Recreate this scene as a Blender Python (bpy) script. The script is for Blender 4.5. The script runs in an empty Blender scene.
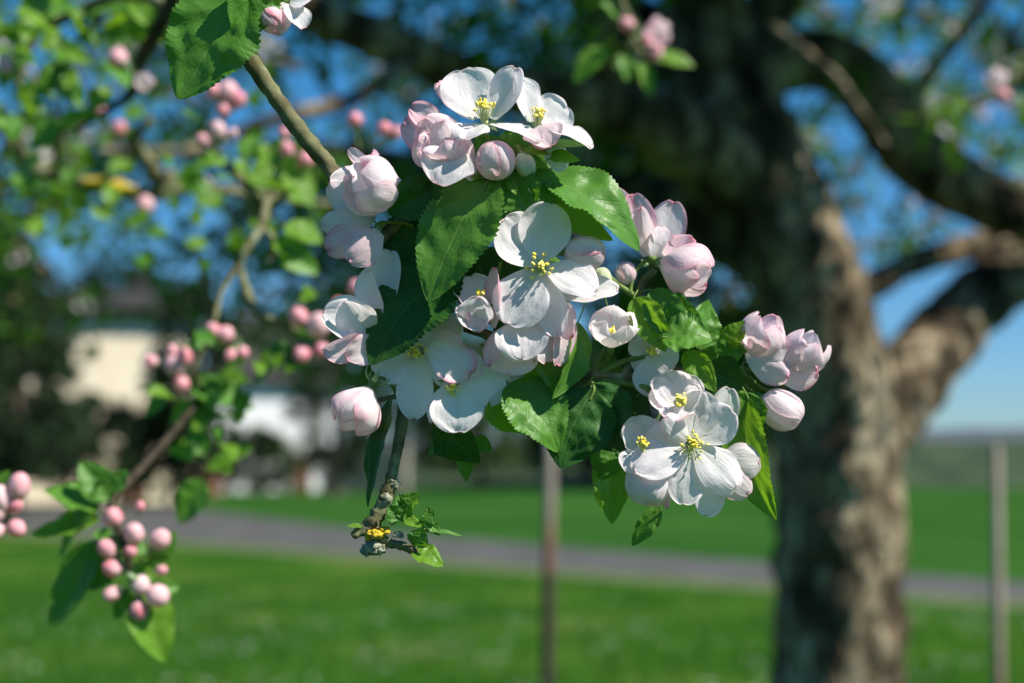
import bpy, math, random
import numpy as np
from mathutils import Vector, noise, Matrix

random.seed(7); rng = np.random.default_rng(7)
scene = bpy.context.scene
COL = scene.collection
# ------------------------------------------------------------------ camera
W_, H_ = 1024, 683
FPX = 50.0/36.0*1024
CAM = Vector((0, 0, 1.6))
PITCH = math.atan((462-341.5)/FPX)
FWD = Vector((0, math.cos(PITCH), math.sin(PITCH)))
UP = Vector((0, -math.sin(PITCH), math.cos(PITCH)))
RT = Vector((1, 0, 0))
cd = bpy.data.cameras.new('camera'); cam = bpy.data.objects.new('camera', cd); COL.objects.link(cam)
cam.location = CAM; cam.rotation_euler = (math.pi/2+PITCH, 0, 0)
cd.lens = 50; cd.sensor_width = 36; cd.clip_start = 0.05; cd.clip_end = 5000
D0 = 0.55
cd.dof.use_dof = True; cd.dof.focus_distance = D0-0.004; cd.dof.aperture_fstop = 5.9; cd.dof.aperture_blades = 9
scene.camera = cam
# ------------------------------------------------------------------ light
SUN_E = math.radians(47); SUN_A = math.radians(64)   # azimuth to the right of straight behind the camera
to_sun = Vector((math.sin(SUN_A)*math.cos(SUN_E), -math.cos(SUN_A)*math.cos(SUN_E), math.sin(SUN_E)))
world = bpy.data.worlds.new('World'); scene.world = world; world.use_nodes = True
nt = world.node_tree; bg = nt.nodes['Background']
sky = nt.nodes.new('ShaderNodeTexSky'); sky.sky_type = 'NISHITA'; sky.sun_disc = False
sky.sun_elevation = SUN_E; sky.sun_rotation = math.atan2(to_sun.x, to_sun.y)
sky.altitude = 300; sky.air_density = 1.0; sky.dust_density = 0.0; sky.ozone_density = 3.0
hs = nt.nodes.new('ShaderNodeHueSaturation'); hs.inputs['Saturation'].default_value = 1.38; hs.inputs['Hue'].default_value = 0.492
nt.links.new(sky.outputs[0], hs.inputs['Color']); mt = nt.nodes.new('ShaderNodeMix'); mt.data_type = 'RGBA'; mt.blend_type = 'MULTIPLY'; mt.inputs[0].default_value = 1; mt.inputs[7].default_value = (0.88, 0.95, 1.08, 1)
tc_ = nt.nodes.new('ShaderNodeTexCoord'); sx_ = nt.nodes.new('ShaderNodeSeparateXYZ'); nt.links.new(tc_.outputs['Generated'], sx_.inputs[0])
rp_ = nt.nodes.new('ShaderNodeValToRGB'); nt.links.new(sx_.outputs[2], rp_.inputs[0]); nt.links.new(rp_.outputs[0], mt.inputs[7])    # clear spring air: blue down to the horizon
rp_.color_ramp.elements[0].color = (0.42, 0.62, 0.90, 1); rp_.color_ramp.elements[1].position = 0.28; rp_.color_ramp.elements[1].color = (0.88, 0.95, 1.0, 1)
nt.links.new(hs.outputs[0], mt.inputs[6]); nt.links.new(mt.outputs[2], bg.inputs[0]); bg.inputs[1].default_value = 0.074
sl = bpy.data.lights.new('sun', 'SUN'); sl.energy = 5.0; sl.angle = math.radians(0.5); sl.color = (1, 0.935, 0.83)
so = bpy.data.objects.new('sun', sl); COL.objects.link(so)
so.rotation_euler = (-to_sun).to_track_quat('-Z', 'Y').to_euler(); so.location = (3, -3, 6)
scene.view_settings.view_transform = 'Standard'; scene.view_settings.look = 'None'
scene.view_settings.exposure = 0.76; scene.view_settings.gamma = 1
scene.render.engine = 'CYCLES'
scene.cycles.max_bounces = 8; scene.cycles.transmission_bounces = 4; scene.cycles.transparent_max_bounces = 4

# ------------------------------------------------------------------ helpers
S = D0/FPX      # metres per pixel in the plane of focus

def P(px, py, d):
    return CAM + RT*((px-512)/FPX*d) + UP*((341.5-py)/FPX*d) + FWD*d

def F(p):       # pixel units with z towards the viewer from the plane of focus
    return P(p[0], p[1], D0-(p[2] if len(p) > 2 else 0)*S)

def V(n):       # direction given as right / up / towards the viewer
    return (RT*n[0]+UP*n[1]-FWD*n[2]).normalized()

OFF = {}

def tag(o, label=None, cat=None, group=None, kind=None):
    if label: o['label'] = label
    if cat: o['category'] = cat
    if group: o['group'] = group
    if kind: o['kind'] = kind
    return o

def thing(name, loc, label, cat, group=None):
    o = bpy.data.objects.new(name, None); COL.objects.link(o)
    o.empty_display_size = 0.02
    o.location = loc; OFF[o] = Vector(loc)
    return tag(o, label, cat, group)

def mesh(name, verts, faces, mats, parent=None, smooth=True, matidx=None, uv=None, tint=None, label=None):
    me = bpy.data.meshes.new(name)
    off = OFF[parent] if parent else Vector((0, 0, 0))
    va = np.array([tuple(v) for v in verts], dtype=float) if not isinstance(verts, np.ndarray) else verts
    va = va-np.array(off)
    me.from_pydata(va.tolist() if len(va) < 5000 else va, [], faces)
    if not isinstance(mats, (list, tuple)): mats = [mats]
    for m in mats: me.materials.append(m)
    if smooth: me.polygons.foreach_set('use_smooth', [True]*len(me.polygons))
    if matidx is not None: me.polygons.foreach_set('material_index', matidx)
    if uv is not None:
        ul = me.uv_layers.new(name='uv'); li = np.empty(len(me.loops), dtype=np.int32)
        me.loops.foreach_get('vertex_index', li)
        ul.data.foreach_set('uv', np.array(uv, dtype=np.float32)[li].ravel())
    if tint is not None:
        ca = me.color_attributes.new('tint', 'FLOAT_COLOR', 'POINT')
        ca.data.foreach_set('color', np.array(tint, dtype=np.float32).ravel())
    me.update()
    o = bpy.data.objects.new(name, me); COL.objects.link(o)
    if parent: o.parent = parent
    OFF[o] = off
    if label: o['label'] = label
    return o

class MB:
    def __init__(s): s.v = []; s.f = []; s.m = []
    def grid(s, rows, mi=0, close=False):
        b = len(s.v); n = len(rows[0])
        for r in rows: s.v += r
        for i in range(len(rows)-1):
            for j in range(n if close else n-1):
                k = (j+1) % n
                s.f.append((b+i*n+j, b+i*n+k, b+(i+1)*n+k, b+(i+1)*n+j)); s.m.append(mi)
    def tube(s, pts, rad, seg=8, mi=0, bump=0.0, bs=10, cap=True):
        pts = [Vector(p) for p in pts]; rows = []
        a = None
        for i, p in enumerate(pts):
            t = (pts[min(i+1, len(pts)-1)]-pts[max(i-1, 0)]).normalized()
            if a is None: a = t.orthogonal().normalized()
            a = (a-t*a.dot(t)).normalized(); b = t.cross(a)
            r = rad[i] if isinstance(rad, (list, tuple)) else rad
            row = []
            for k in range(seg):
                an = 2*math.pi*k/seg; dr = a*math.cos(an)+b*math.sin(an)
                q = p+dr*r
                if bump: q = q+dr*(r*bump*(noise.noise(q*bs)+0.5*noise.noise(q*bs*2.7)))
                row.append(q)
            rows.append(row)
        s.grid(rows, mi, True)
        if cap:
            for row, rev in ((rows[0], True), (rows[-1], False)):
                b0 = len(s.v); s.v += row
                f = tuple(range(b0, b0+seg)); s.f.append(f[::-1] if rev else f); s.m.append(mi)
    def ball(s, c, axis, ra, rb, seg=8, rings=6, mi=0):
        axis = axis.normalized(); a = axis.orthogonal().normalized(); b = axis.cross(a); rows = []
        for i in range(rings+1):
            t = math.pi*(0.02+0.96*i/rings)
            rows.append([c-axis*(ra*math.cos(t))+(a*math.cos(2*math.pi*k/seg)+b*math.sin(2*math.pi*k/seg))*(rb*math.sin(t)) for k in range(seg)])
        s.grid(rows, mi, True)
    def box(s, c, sx, sy, sz, rz=0, mi=0, top=None):
        b = len(s.v); cr, sr = math.cos(rz), math.sin(rz)
        for z in (-1, 1):
            for x, y in ((-1, -1), (1, -1), (1, 1), (-1, 1)):
                X, Y = x*sx/2, y*sy/2
                s.v.append(Vector((c[0]+X*cr-Y*sr, c[1]+X*sr+Y*cr, c[2]+z*sz/2)))
        for f in ((3, 2, 1, 0), (4, 5, 6, 7), (0, 1, 5, 4), (1, 2, 6, 5), (2, 3, 7, 6), (3, 0, 4, 7)):
            s.f.append(tuple(b+i for i in f)); s.m.append(mi)
    def build(s, name, mats, parent=None, smooth=True, label=None):
        return mesh(name, s.v, s.f, mats, parent, smooth, s.m, label=label)

def catmull(pts, n=6):
    pts = [Vector(p) for p in pts]
    if len(pts) < 3:
        return [pts[0].lerp(pts[-1], i/n) for i in range(n+1)]
    q = [pts[0]*2-pts[1]]+pts+[pts[-1]*2-pts[-2]]; out = []
    for i in range(1, len(q)-2):
        for k in range(n):
            t = k/n
            out.append(0.5*((2*q[i])+(q[i+1]-q[i-1])*t+(2*q[i-1]-5*q[i]+4*q[i+1]-q[i+2])*t*t+(3*q[i]-3*q[i+1]+q[i+2]-q[i-1])*t**3))
    out.append(pts[-1]); return out

def lerps(vals, m):
    return list(np.interp(np.linspace(0, len(vals)-1, m), range(len(vals)), vals))

# ------------------------------------------------------------------ materials
def newmat(name):
    m = bpy.data.materials.new(name); m.use_nodes = True
    t = m.node_tree; t.nodes.clear(); return m, t, t.nodes, t.links

def nd(N, typ, **k):
    n = N.new(typ)
    for a, b in k.items():
        if a.startswith('i_'):
            key = a[2:]; key = int(key) if key.isdigit() else key
            n.inputs[key].default_value = b
        else: setattr(n, a, b)
    return n

def mixc(N, L, fac, a, b, blend='MIX'):
    m = N.new('ShaderNodeMix'); m.data_type = 'RGBA'; m.blend_type = blend
    for s, v in ((0, fac), (6, a), (7, b)):
        if hasattr(v, 'is_linked'): L.new(v, m.inputs[s])
        else: m.inputs[s].default_value = v if s == 0 else (*v, 1)
    return m.outputs[2]

def math_(N, L, op, a, b=None, clamp=False):
    m = N.new('ShaderNodeMath'); m.operation = op; m.use_clamp = clamp
    for s, v in ((0, a), (1, b)):
        if v is None: continue
        if hasattr(v, 'is_linked'): L.new(v, m.inputs[s])
        else: m.inputs[s].default_value = v
    return m.outputs[0]

def ramp(N, L, fac, stops):
    r = N.new('ShaderNodeValToRGB'); L.new(fac, r.inputs[0])
    e = r.color_ramp.elements
    while len(e) < len(stops): e.new(0.5)
    for i, (p, c) in enumerate(stops):
        e[i].position = p; e[i].color = (*c, 1) if len(c) == 3 else c
    return r.outputs[0]

def petal_mat(name='petal', pink=(0.84, 0.31, 0.44), white=(0.905, 0.865, 0.88), tr=0.48):
    m, t, N, L = newmat(name)
    at = nd(N, 'ShaderNodeAttribute', attribute_name='tint'); sp = N.new('ShaderNodeSeparateColor'); L.new(at.outputs['Color'], sp.inputs[0])
    geo = N.new('ShaderNodeNewGeometry'); uv = N.new('ShaderNodeUVMap')
    mp = nd(N, 'ShaderNodeMapping'); mp.inputs['Scale'].default_value = (12, 2.8, 1); L.new(uv.outputs[0], mp.inputs[0])
    n1 = nd(N, 'ShaderNodeTexNoise'); n1.inputs['Scale'].default_value = 1.0; n1.inputs['Detail'].default_value = 3; L.new(mp.outputs[0], n1.inputs[0])
    tc = N.new('ShaderNodeTexCoord')
    n2 = nd(N, 'ShaderNodeTexNoise'); n2.inputs['Scale'].default_value = 160; n2.inputs['Detail'].default_value = 3; L.new(tc.outputs['Object'], n2.inputs[0])
    var = math_(N, L, 'MULTIPLY_ADD', n2.outputs[0], 1.1); var.node.inputs[2].default_value = 0.45
    streak = math_(N, L, 'MULTIPLY_ADD', n1.outputs[0], 0.8); streak.node.inputs[2].default_value = 0.6
    var = math_(N, L, 'MULTIPLY', var, streak)
    # the outer side of an apple petal carries more pink than the inner one (blue channel: outer tint)
    front = math_(N, L, 'MULTIPLY', sp.outputs[0], var, True)
    back = math_(N, L, 'MULTIPLY', sp.outputs[2], var, True)
    cf = mixc(N, L, front, white, pink); cb = mixc(N, L, back, white, pink)
    c = mixc(N, L, geo.outputs['Backfacing'], cf, cb)
    c = mixc(N, L, sp.outputs[1], c, (0.72, 0.80, 0.50))
    bs = math_(N, L, 'MULTIPLY_ADD', n1.outputs[0], 0.6); L.new(n2.outputs[0], bs.node.inputs[2])
    bp = nd(N, 'ShaderNodeBump'); bp.inputs['Strength'].default_value = 0.45; bp.inputs['Distance'].default_value = 0.0013; L.new(bs, bp.inputs['Height'])
    pb = N.new('ShaderNodeBsdfPrincipled'); pb.inputs['Roughness'].default_value = 0.5; pb.inputs['Specular IOR Level'].default_value = 0.25
    pb.inputs['Sheen Weight'].default_value = 0.1
    L.new(c, pb.inputs['Base Color']); L.new(bp.outputs[0], pb.inputs['Normal'])
    tb = N.new('ShaderNodeBsdfTranslucent'); L.new(c, tb.inputs[0]); L.new(bp.outputs[0], tb.inputs['Normal'])
    mx = N.new('ShaderNodeMixShader'); mx.inputs[0].default_value = tr
    L.new(pb.outputs[0], mx.inputs[1]); L.new(tb.outputs[0], mx.inputs[2])
    o = N.new('ShaderNodeOutputMaterial'); L.new(mx.outputs[0], o.inputs[0])
    return m

def leaf_mat(name, dark, light, vein, trc, tr=0.35, rough=0.38, spec=0.5, age=0.6):
    m, t, N, L = newmat(name)
    uv = N.new('ShaderNodeUVMap'); s = N.new('ShaderNodeSeparateXYZ'); L.new(uv.outputs[0], s.inputs[0])
    u = math_(N, L, 'ABSOLUTE', math_(N, L, 'MULTIPLY', math_(N, L, 'SUBTRACT', s.outputs[0], 0.5), 2.0))
    tc = N.new('ShaderNodeTexCoord')
    nz = nd(N, 'ShaderNodeTexNoise'); nz.inputs['Scale'].default_value = 90; nz.inputs['Detail'].default_value = 4; L.new(tc.outputs['Object'], nz.inputs[0])
    nf = nd(N, 'ShaderNodeTexVoronoi'); nf.inputs['Scale'].default_value = 620; L.new(tc.outputs['Object'], nf.inputs[0])
    a = math_(N, L, 'SUBTRACT', math_(N, L, 'MULTIPLY', s.outputs[1], 7.0), math_(N, L, 'MULTIPLY', math_(N, L, 'POWER', u, 0.9), 2.3))
    a = math_(N, L, 'ADD', a, math_(N, L, 'MULTIPLY', nz.outputs[0], 0.7))
    fr = math_(N, L, 'ABSOLUTE', math_(N, L, 'SUBTRACT', math_(N, L, 'FRACT', a), 0.5))
    side = math_(N, L, 'SUBTRACT', 1.0, math_(N, L, 'MULTIPLY', fr, 14.0), True)      # 1 on the side veins
    mid = math_(N, L, 'SUBTRACT', 1.0, math_(N, L, 'MULTIPLY', u, 24.0), True)
    vn = math_(N, L, 'MAXIMUM', math_(N, L, 'MULTIPLY', side, 0.30), mid)
    oi = N.new('ShaderNodeObjectInfo'); big = nd(N, 'ShaderNodeTexNoise'); big.inputs['Scale'].default_value = 28; L.new(tc.outputs['Object'], big.inputs[0])
    base = mixc(N, L, nz.outputs[0], dark, light)
    base = mixc(N, L, math_(N, L, 'MULTIPLY', math_(N, L, 'MULTIPLY', oi.outputs['Random'], big.outputs[0]), age), base, (0.13, 0.27, 0.02))
    spot = math_(N, L, 'MULTIPLY', math_(N, L, 'SUBTRACT', nz.outputs[0], 0.70, True), 9.0, True)
    base = mixc(N, L, spot, base, (0.16, 0.09, 0.03))
    col = mixc(N, L, vn, base, vein)
    geo = N.new('ShaderNodeNewGeometry')
    under = mixc(N, L, 0.45 if age else 0.1, col, (0.20, 0.30, 0.16))
    col2 = mixc(N, L, geo.outputs['Backfacing'], col, under)
    h = math_(N, L, 'SUBTRACT', math_(N, L, 'MULTIPLY', nf.outputs['Distance'], 0.35), math_(N, L, 'MULTIPLY', vn, 0.8))
    h = math_(N, L, 'ADD', h, math_(N, L, 'MULTIPLY', fr, 0.45))
    bp = nd(N, 'ShaderNodeBump'); bp.inputs['Strength'].default_value = 0.5; bp.inputs['Distance'].default_value = 0.0005; L.new(h, bp.inputs['Height'])
    pb = N.new('ShaderNodeBsdfPrincipled'); pb.inputs['Roughness'].default_value = rough; pb.inputs['Specular IOR Level'].default_value = spec
    L.new(col2, pb.inputs['Base Color']); L.new(bp.outputs[0], pb.inputs['Normal'])
    tb = N.new('ShaderNodeBsdfTranslucent'); L.new(mixc(N, L, math_(N, L, 'MULTIPLY', vn, 0.5), trc, base), tb.inputs[0]); L.new(bp.outputs[0], tb.inputs['Normal'])
    mx = N.new('ShaderNodeMixShader'); mx.inputs[0].default_value = tr
    L.new(pb.outputs[0], mx.inputs[1]); L.new(tb.outputs[0], mx.inputs[2])
    o = N.new('ShaderNodeOutputMaterial'); L.new(mx.outputs[0], o.inputs[0])
    return m

def simple_mat(name, c1, c2, scale=20, rough=0.7, bump=0.0, bd=0.002, tr=None, spec=0.15, detail=5, stops=None, vscale=None):
    m, t, N, L = newmat(name)
    tc = N.new('ShaderNodeTexCoord')
    mp = nd(N, 'ShaderNodeMapping'); L.new(tc.outputs['Object'], mp.inputs[0])
    if vscale: mp.inputs['Scale'].default_value = vscale
    nz = nd(N, 'ShaderNodeTexNoise'); nz.inputs['Scale'].default_value = scale; nz.inputs['Detail'].default_value = detail; L.new(mp.outputs[0], nz.inputs[0])
    c = ramp(N, L, nz.outputs[0], stops or [(0.35, c1), (0.65, c2)])
    pb = N.new('ShaderNodeBsdfPrincipled'); pb.inputs['Roughness'].default_value = rough; pb.inputs['Specular IOR Level'].default_value = spec
    L.new(c, pb.inputs['Base Color'])
    if bump:
        bp = nd(N, 'ShaderNodeBump'); bp.inputs['Strength'].default_value = bump; bp.inputs['Distance'].default_value = bd; L.new(nz.outputs[0], bp.inputs['Height']); L.new(bp.outputs[0], pb.inputs['Normal'])
    o = N.new('ShaderNodeOutputMaterial')
    if tr:
        tb = N.new('ShaderNodeBsdfTranslucent'); tb.inputs[0].default_value = (*tr[1], 1)
        mx = N.new('ShaderNodeMixShader'); mx.inputs[0].default_value = tr[0]
        L.new(pb.outputs[0], mx.inputs[1]); L.new(tb.outputs[0], mx.inputs[2]); L.new(mx.outputs[0], o.inputs[0])
    else: L.new(pb.outputs[0], o.inputs[0])
    return m

M = {}
M['petal'] = petal_mat()
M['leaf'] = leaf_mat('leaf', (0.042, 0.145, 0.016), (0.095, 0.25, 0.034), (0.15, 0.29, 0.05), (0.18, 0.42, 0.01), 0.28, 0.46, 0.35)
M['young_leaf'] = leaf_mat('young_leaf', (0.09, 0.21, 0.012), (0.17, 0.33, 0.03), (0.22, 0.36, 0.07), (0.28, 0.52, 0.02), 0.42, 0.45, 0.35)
M['shaded_leaf'] = leaf_mat('shaded_leaf', (0.016, 0.068, 0.010), (0.032, 0.11, 0.016), (0.06, 0.14, 0.03), (0.03, 0.10, 0.01), 0.05, 0.5, 0.2, 0.0)  # leaf colour darkened and made nearly opaque to stand in for shade
M['green'] = simple_mat('green_stem', (0.10, 0.17, 0.035), (0.19, 0.28, 0.08), 200, 0.55, 0.2, 0.0003, (0.15, (0.25, 0.4, 0.08)))
M['sepal'] = simple_mat('sepal', (0.20, 0.30, 0.13), (0.34, 0.43, 0.26), 300, 0.7, 0.4, 0.0003, (0.25, (0.35, 0.5, 0.15)))
M['anther'] = simple_mat('anther', (0.88, 0.68, 0.05), (0.93, 0.84, 0.25), 400, 0.7, 0.2, 0.0002)
M['filament'] = simple_mat('filament', (0.62, 0.68, 0.36), (0.75, 0.78, 0.5), 300, 0.6, 0, 0, (0.3, (0.7, 0.75, 0.4)))
M['bark'] = simple_mat('twig_bark', None, None, 120, 0.8, 0.9, 0.0012, stops=[(0.28, (0.045, 0.036, 0.018)), (0.42, (0.10, 0.092, 0.045)), (0.6, (0.16, 0.165, 0.08)), (0.74, (0.30, 0.31, 0.22))])
M['lichen'] = simple_mat('yellow_lichen', (0.36, 0.25, 0.02), (0.62, 0.46, 0.04), 300, 0.9, 0.8, 0.001)
M['lichen_grey'] = simple_mat('grey_lichen', (0.14, 0.15, 0.10), (0.34, 0.35, 0.26), 300, 0.9, 0.8, 0.001)
M['trunk'] = simple_mat('trunk_bark', None, None, 9, 0.9, 1.0, 0.03, detail=8, vscale=(1, 1, 0.45),
    stops=[(0.36, (0.012, 0.009, 0.006)), (0.44, (0.06, 0.045, 0.028)), (0.52, (0.20, 0.16, 0.105)), (0.64, (0.35, 0.295, 0.205))])
M['bud'] = petal_mat('bud_petal', (0.84, 0.20, 0.27), (0.88, 0.70, 0.72), 0.3)
t_ = M['trunk'].node_tree; _N, _L = t_.nodes, t_.links
_p = [n for n in _N if n.type == 'BSDF_PRINCIPLED'][0]; _c = _p.inputs['Base Color'].links[0].from_socket; _mp = [n for n in _N if n.type == 'MAPPING'][0]
_v = nd(_N, 'ShaderNodeTexVoronoi', feature='DISTANCE_TO_EDGE'); _v.inputs['Scale'].default_value = 16; _L.new(_mp.outputs[0], _v.inputs[0])
_e = math_(_N, _L, 'MULTIPLY', _v.outputs['Distance'], 7.0, True)
_L.new(mixc(_N, _L, _e, (0.05, 0.036, 0.022), _c), _p.inputs['Base Color'])
_b = _p.inputs['Normal'].links[0].from_node; _b2 = nd(_N, 'ShaderNodeBump'); _b2.inputs['Distance'].default_value = 0.03; _b2.inputs['Strength'].default_value = 0.35
_L.new(_e, _b2.inputs['Height']); _L.new(_b.outputs[0], _b2.inputs['Normal']); _L.new(_b2.outputs[0], _p.inputs['Normal'])
M['crown'] = simple_mat('crown_leaf', (0.035, 0.105, 0.010), (0.11, 0.23, 0.025), 3, 0.5, 0, 0, (0.35, (0.16, 0.36, 0.03)))
M['far_blossom'] = simple_mat('blossom_petal', (0.78, 0.62, 0.70), (0.84, 0.80, 0.83), 12, 0.6, 0, 0, (0.35, (0.85, 0.7, 0.78)))
M['far_dark'] = simple_mat('evergreen_leaf', (0.012, 0.028, 0.012), (0.03, 0.06, 0.022), 0.6, 0.7, 0, 0, (0.15, (0.05, 0.1, 0.02)))
M['far_mid'] = simple_mat('broad_leaf', (0.035, 0.075, 0.018), (0.08, 0.13, 0.035), 0.5, 0.7, 0, 0, (0.2, (0.1, 0.18, 0.03)))
M['dark_bark'] = simple_mat('dark_twig_bark', (0.022, 0.017, 0.012), (0.06, 0.05, 0.032), 60, 0.85, 0.6, 0.001)  # darker twig bark: shade on the lower left twig put into the colour
M['far_trunk'] = simple_mat('far_trunk_bark', (0.05, 0.04, 0.03), (0.10, 0.08, 0.06), 4, 0.9)

# ------------------------------------------------------------------ petals, leaves
def ss(x, a, b):
    t = max(0, min(1, (x-a)/(b-a))); return t*t*(3-2*t)

def petal(parent, B, T, W, n=(0, 0, 1), bend=0.0, cup=0.5, curl=0.0, edge=0.25, allp=0.0, out=None, mat='petal', twist=0.0, side=0.0, ripple=0.075, world=False, green=0.35, mx=0.54, label=None, nu=14, nv=18, s=S):
    if not world: B = F(B); T = F(T); n = V(n); W = W*S
    a = T-B; Ln = a.length; a.normalize(); sd = a.cross(n).normalized(); n = sd.cross(a).normalized()
    rows = []; uvs = []; tint = []; sdv = random.random()*50
    out = out if out is not None else min(1, edge*1.3+allp+0.12)
    for i in range(nv+1):
        v = math.sin(0.5*math.pi*(i/nv))**0.9 if i else 0
        if v < mx: pr = 0.27+0.73*math.sin(0.5*math.pi*(v/mx))**1.15
        else: pr = max(0, 1-((v-mx)/(1-mx))**2.1)**0.55
        w = W/2*pr*1.03
        th = twist*v; sv = sd*math.cos(th)+n*math.sin(th); nn = n*math.cos(th)-sd*math.sin(th)
        row = []
        for j in range(nu+1):
            u = -1+2*j/nu
            an = cup*(0.35+0.65*v)
            if abs(an) > 1e-3: x = w*math.sin(an*u)/an; z = w*(1-math.cos(an*u))/an
            else: x = w*u; z = 0
            vl = v*(1-0.05*math.exp(-(u*pr)**2*40)*ss(v, 0.7, 1))
            c = B+a*(Ln*vl)+n*(bend*Ln*4*v*(1-v))+n*(curl*Ln*2.6*max(0, v-0.55)**2*2)+sd*(side*Ln*4*v*(1-v))
            c = c-a*(abs(curl)*Ln*0.6*max(0, v-0.7)**2*3)
            nz = noise.noise(Vector((u*1.3+sdv, v*1.6, 0)))*1.0+0.6*noise.noise(Vector((u*3.1+sdv, v*3.6, 7)))
            rp = ripple*W*nz*(0.25+0.9*(u*u))*ss(v, 0.1, 0.5)*1.6
            q = c+sv*x+nn*(z+rp)+a*(Ln*(0.035*noise.noise(Vector((u*3, sdv, 3)))+0.02*noise.noise(Vector((u*9, sdv, 5))))*ss(v, .5, 1))+nn*(W*0.022*noise.noise(Vector((u*6+sdv, v*2.0, 11)))*ss(v, .1, .5))
            q = q-nn*(0.045*W*math.exp(-(u/0.12)**2)*ss(v, 0, .3)*(1-v))      # centre groove
            row.append(q); uvs.append((0.5+u/2, v))
            eg = max((abs(u)*(0.5+0.5*ss(v, .1, .6)))**6, v**10)
            tint.append((min(1, allp+edge*eg), green*math.exp(-v*7), min(1, out*(0.45+0.55*eg)+allp), 1))
        rows.append(row)
    m = MB(); m.grid(rows)
    return mesh('petal', m.v, m.f, M[mat], parent, True, m.m, uvs, tint, label)

def leafshape(T, B, n, W, bend, fold, cupe, sbend, curl, teeth, nu, nv, sdv, pucker=1.0, twist=0.0):
    a = T-B; Ln = a.length; a.normalize(); sd = a.cross(n).normalized(); n = sd.cross(a).normalized()
    rows = []; uvs = []
    for i in range(nv+1):
        v = i/nv
        pr = math.sin(math.pi*min(1, v)**0.83)**0.72*(1-0.22*v) if 0 < v < 1 else 0.0
        pr *= 1.12
        tooth = ((v*teeth) % 1.0)
        th = twist*v; sv = sd*math.cos(th)+n*math.sin(th); nn = n*math.cos(th)-sd*math.sin(th)
        row = []
        for j in range(nu+1):
            u = -1+2*j/nu; au = abs(u)
            w = W/2*pr
            ex = 1+((0.11*(1-tooth)+0.05*noise.noise(Vector((v*6, sdv, 2 if u > 0 else 5)))) if au > 0.98 else 0)
            x = w*u*ex*math.cos(fold*au**0.6); z = w*au*math.sin(fold)
            z += cupe*w*(au**2)
            ph = 7*v-2.3*au**0.9
            pk = -pucker*0.010*W*math.cos(2*math.pi*(ph+0.5))*math.sin(math.pi*au)**0.7*pr
            nz = (0.09*W*noise.noise(Vector((u*1.4+sdv, v*3, 1)))+0.065*W*noise.noise(Vector((u*3+sdv, v*7, 1))))*(0.3+au)*pr
            c = B+a*(Ln*v)+n*(bend*Ln*4*v*(1-v))+sd*(sbend*Ln*4*v*(1-v))+n*(curl*Ln*max(0, v-0.6)**2*5)
            row.append(c+sv*x+nn*(z+pk+nz)); uvs.append((0.5+u/2, v))
        rows.append(row)
    return rows, uvs

def leaf(parent, B, T, W, n=(0.1, 0.5, 0.8), bend=0.06, fold=0.25, cupe=0.0, sbend=0.0, curl=0.0, mat='leaf', pet=None, teeth=22, world=False, twist=0.0, label=None, nu=14, per=4, pucker=1.0):
    if not world: B = F(B); T = F(T); n = V(n); W = W*S; pet = F(pet) if pet else None
    rows, uvs = leafshape(T, B, n, W, bend, fold, cupe, sbend, curl, teeth, nu, teeth*per, random.random()*40, pucker, twist)
    m = MB(); m.grid(rows); k = len(m.v)
    if pet is not None:
        m.tube(catmull([pet, pet.lerp(B, .5)+n*(B-pet).length*0.06, B, B.lerp(T, 0.12)+n*bend*0.3*(T-B).length], 5), W*0.022, 6, 1)
    uvs += [(0.5, 0)]*(len(m.v)-k)
    return mesh('leaf', m.v, m.f, [M[mat], M['green']], parent, True, m.m, uvs, None, label)

def stamens(parent, c, ax, n=16, ln=11, spread=0.55, seed=0, size=1.0):
    """filaments with yellow anthers round a short green pistil"""
    n = int(n*1.3)
    rr = random.Random(seed+int(c.x*1e5)); m = MB()
    ax = ax.normalized(); a = ax.orthogonal().normalized(); b = ax.cross(a)
    ln = ln*S*size
    m.ball(c-ax*1.5*S, ax, 3*S*size, 3.4*S*size, 8, 5, 0)
    for k in range(n):
        an = 2*math.pi*k/n+rr.uniform(-.2, .2); sp = spread*rr.uniform(.35, 1.25) if k % 3 else spread*rr.uniform(0.05, .4)
        dr = (a*math.cos(an)+b*math.sin(an)); l = ln*rr.uniform(.8, 1.15)
        p0 = c+dr*1.6*S*size; p2 = c+ax*l*math.cos(sp)+dr*l*math.sin(sp); p1 = p0.lerp(p2, .5)+dr*l*0.08
        m.tube(catmull([p0, p1, p2], 3), 0.5*S*size, 5, 0)
        d2 = Vector((rr.uniform(-1, 1), rr.uniform(-1, 1), rr.uniform(-1, 1))).normalized()
        q_ = rr.uniform(.65, 1.1); m.ball(p2, d2, 2.6*S*size*q_, 1.6*S*size*q_, 7, 5, 1)
    for k in range(5):
        an = 2*math.pi*k/5; dr = (a*math.cos(an)+b*math.sin(an))
        p2 = c+ax*ln*0.8+dr*1.6*S; m.tube([c, c.lerp(p2, .5)+dr*.5*S, p2], 0.45*S*size, 5, 2); m.ball(p2, ax, 0.9*S*size, 0.9*S*size, 6, 4, 2)
    return m.build('stamens', [M['filament'], M['anther'], M['green']], parent)

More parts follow.
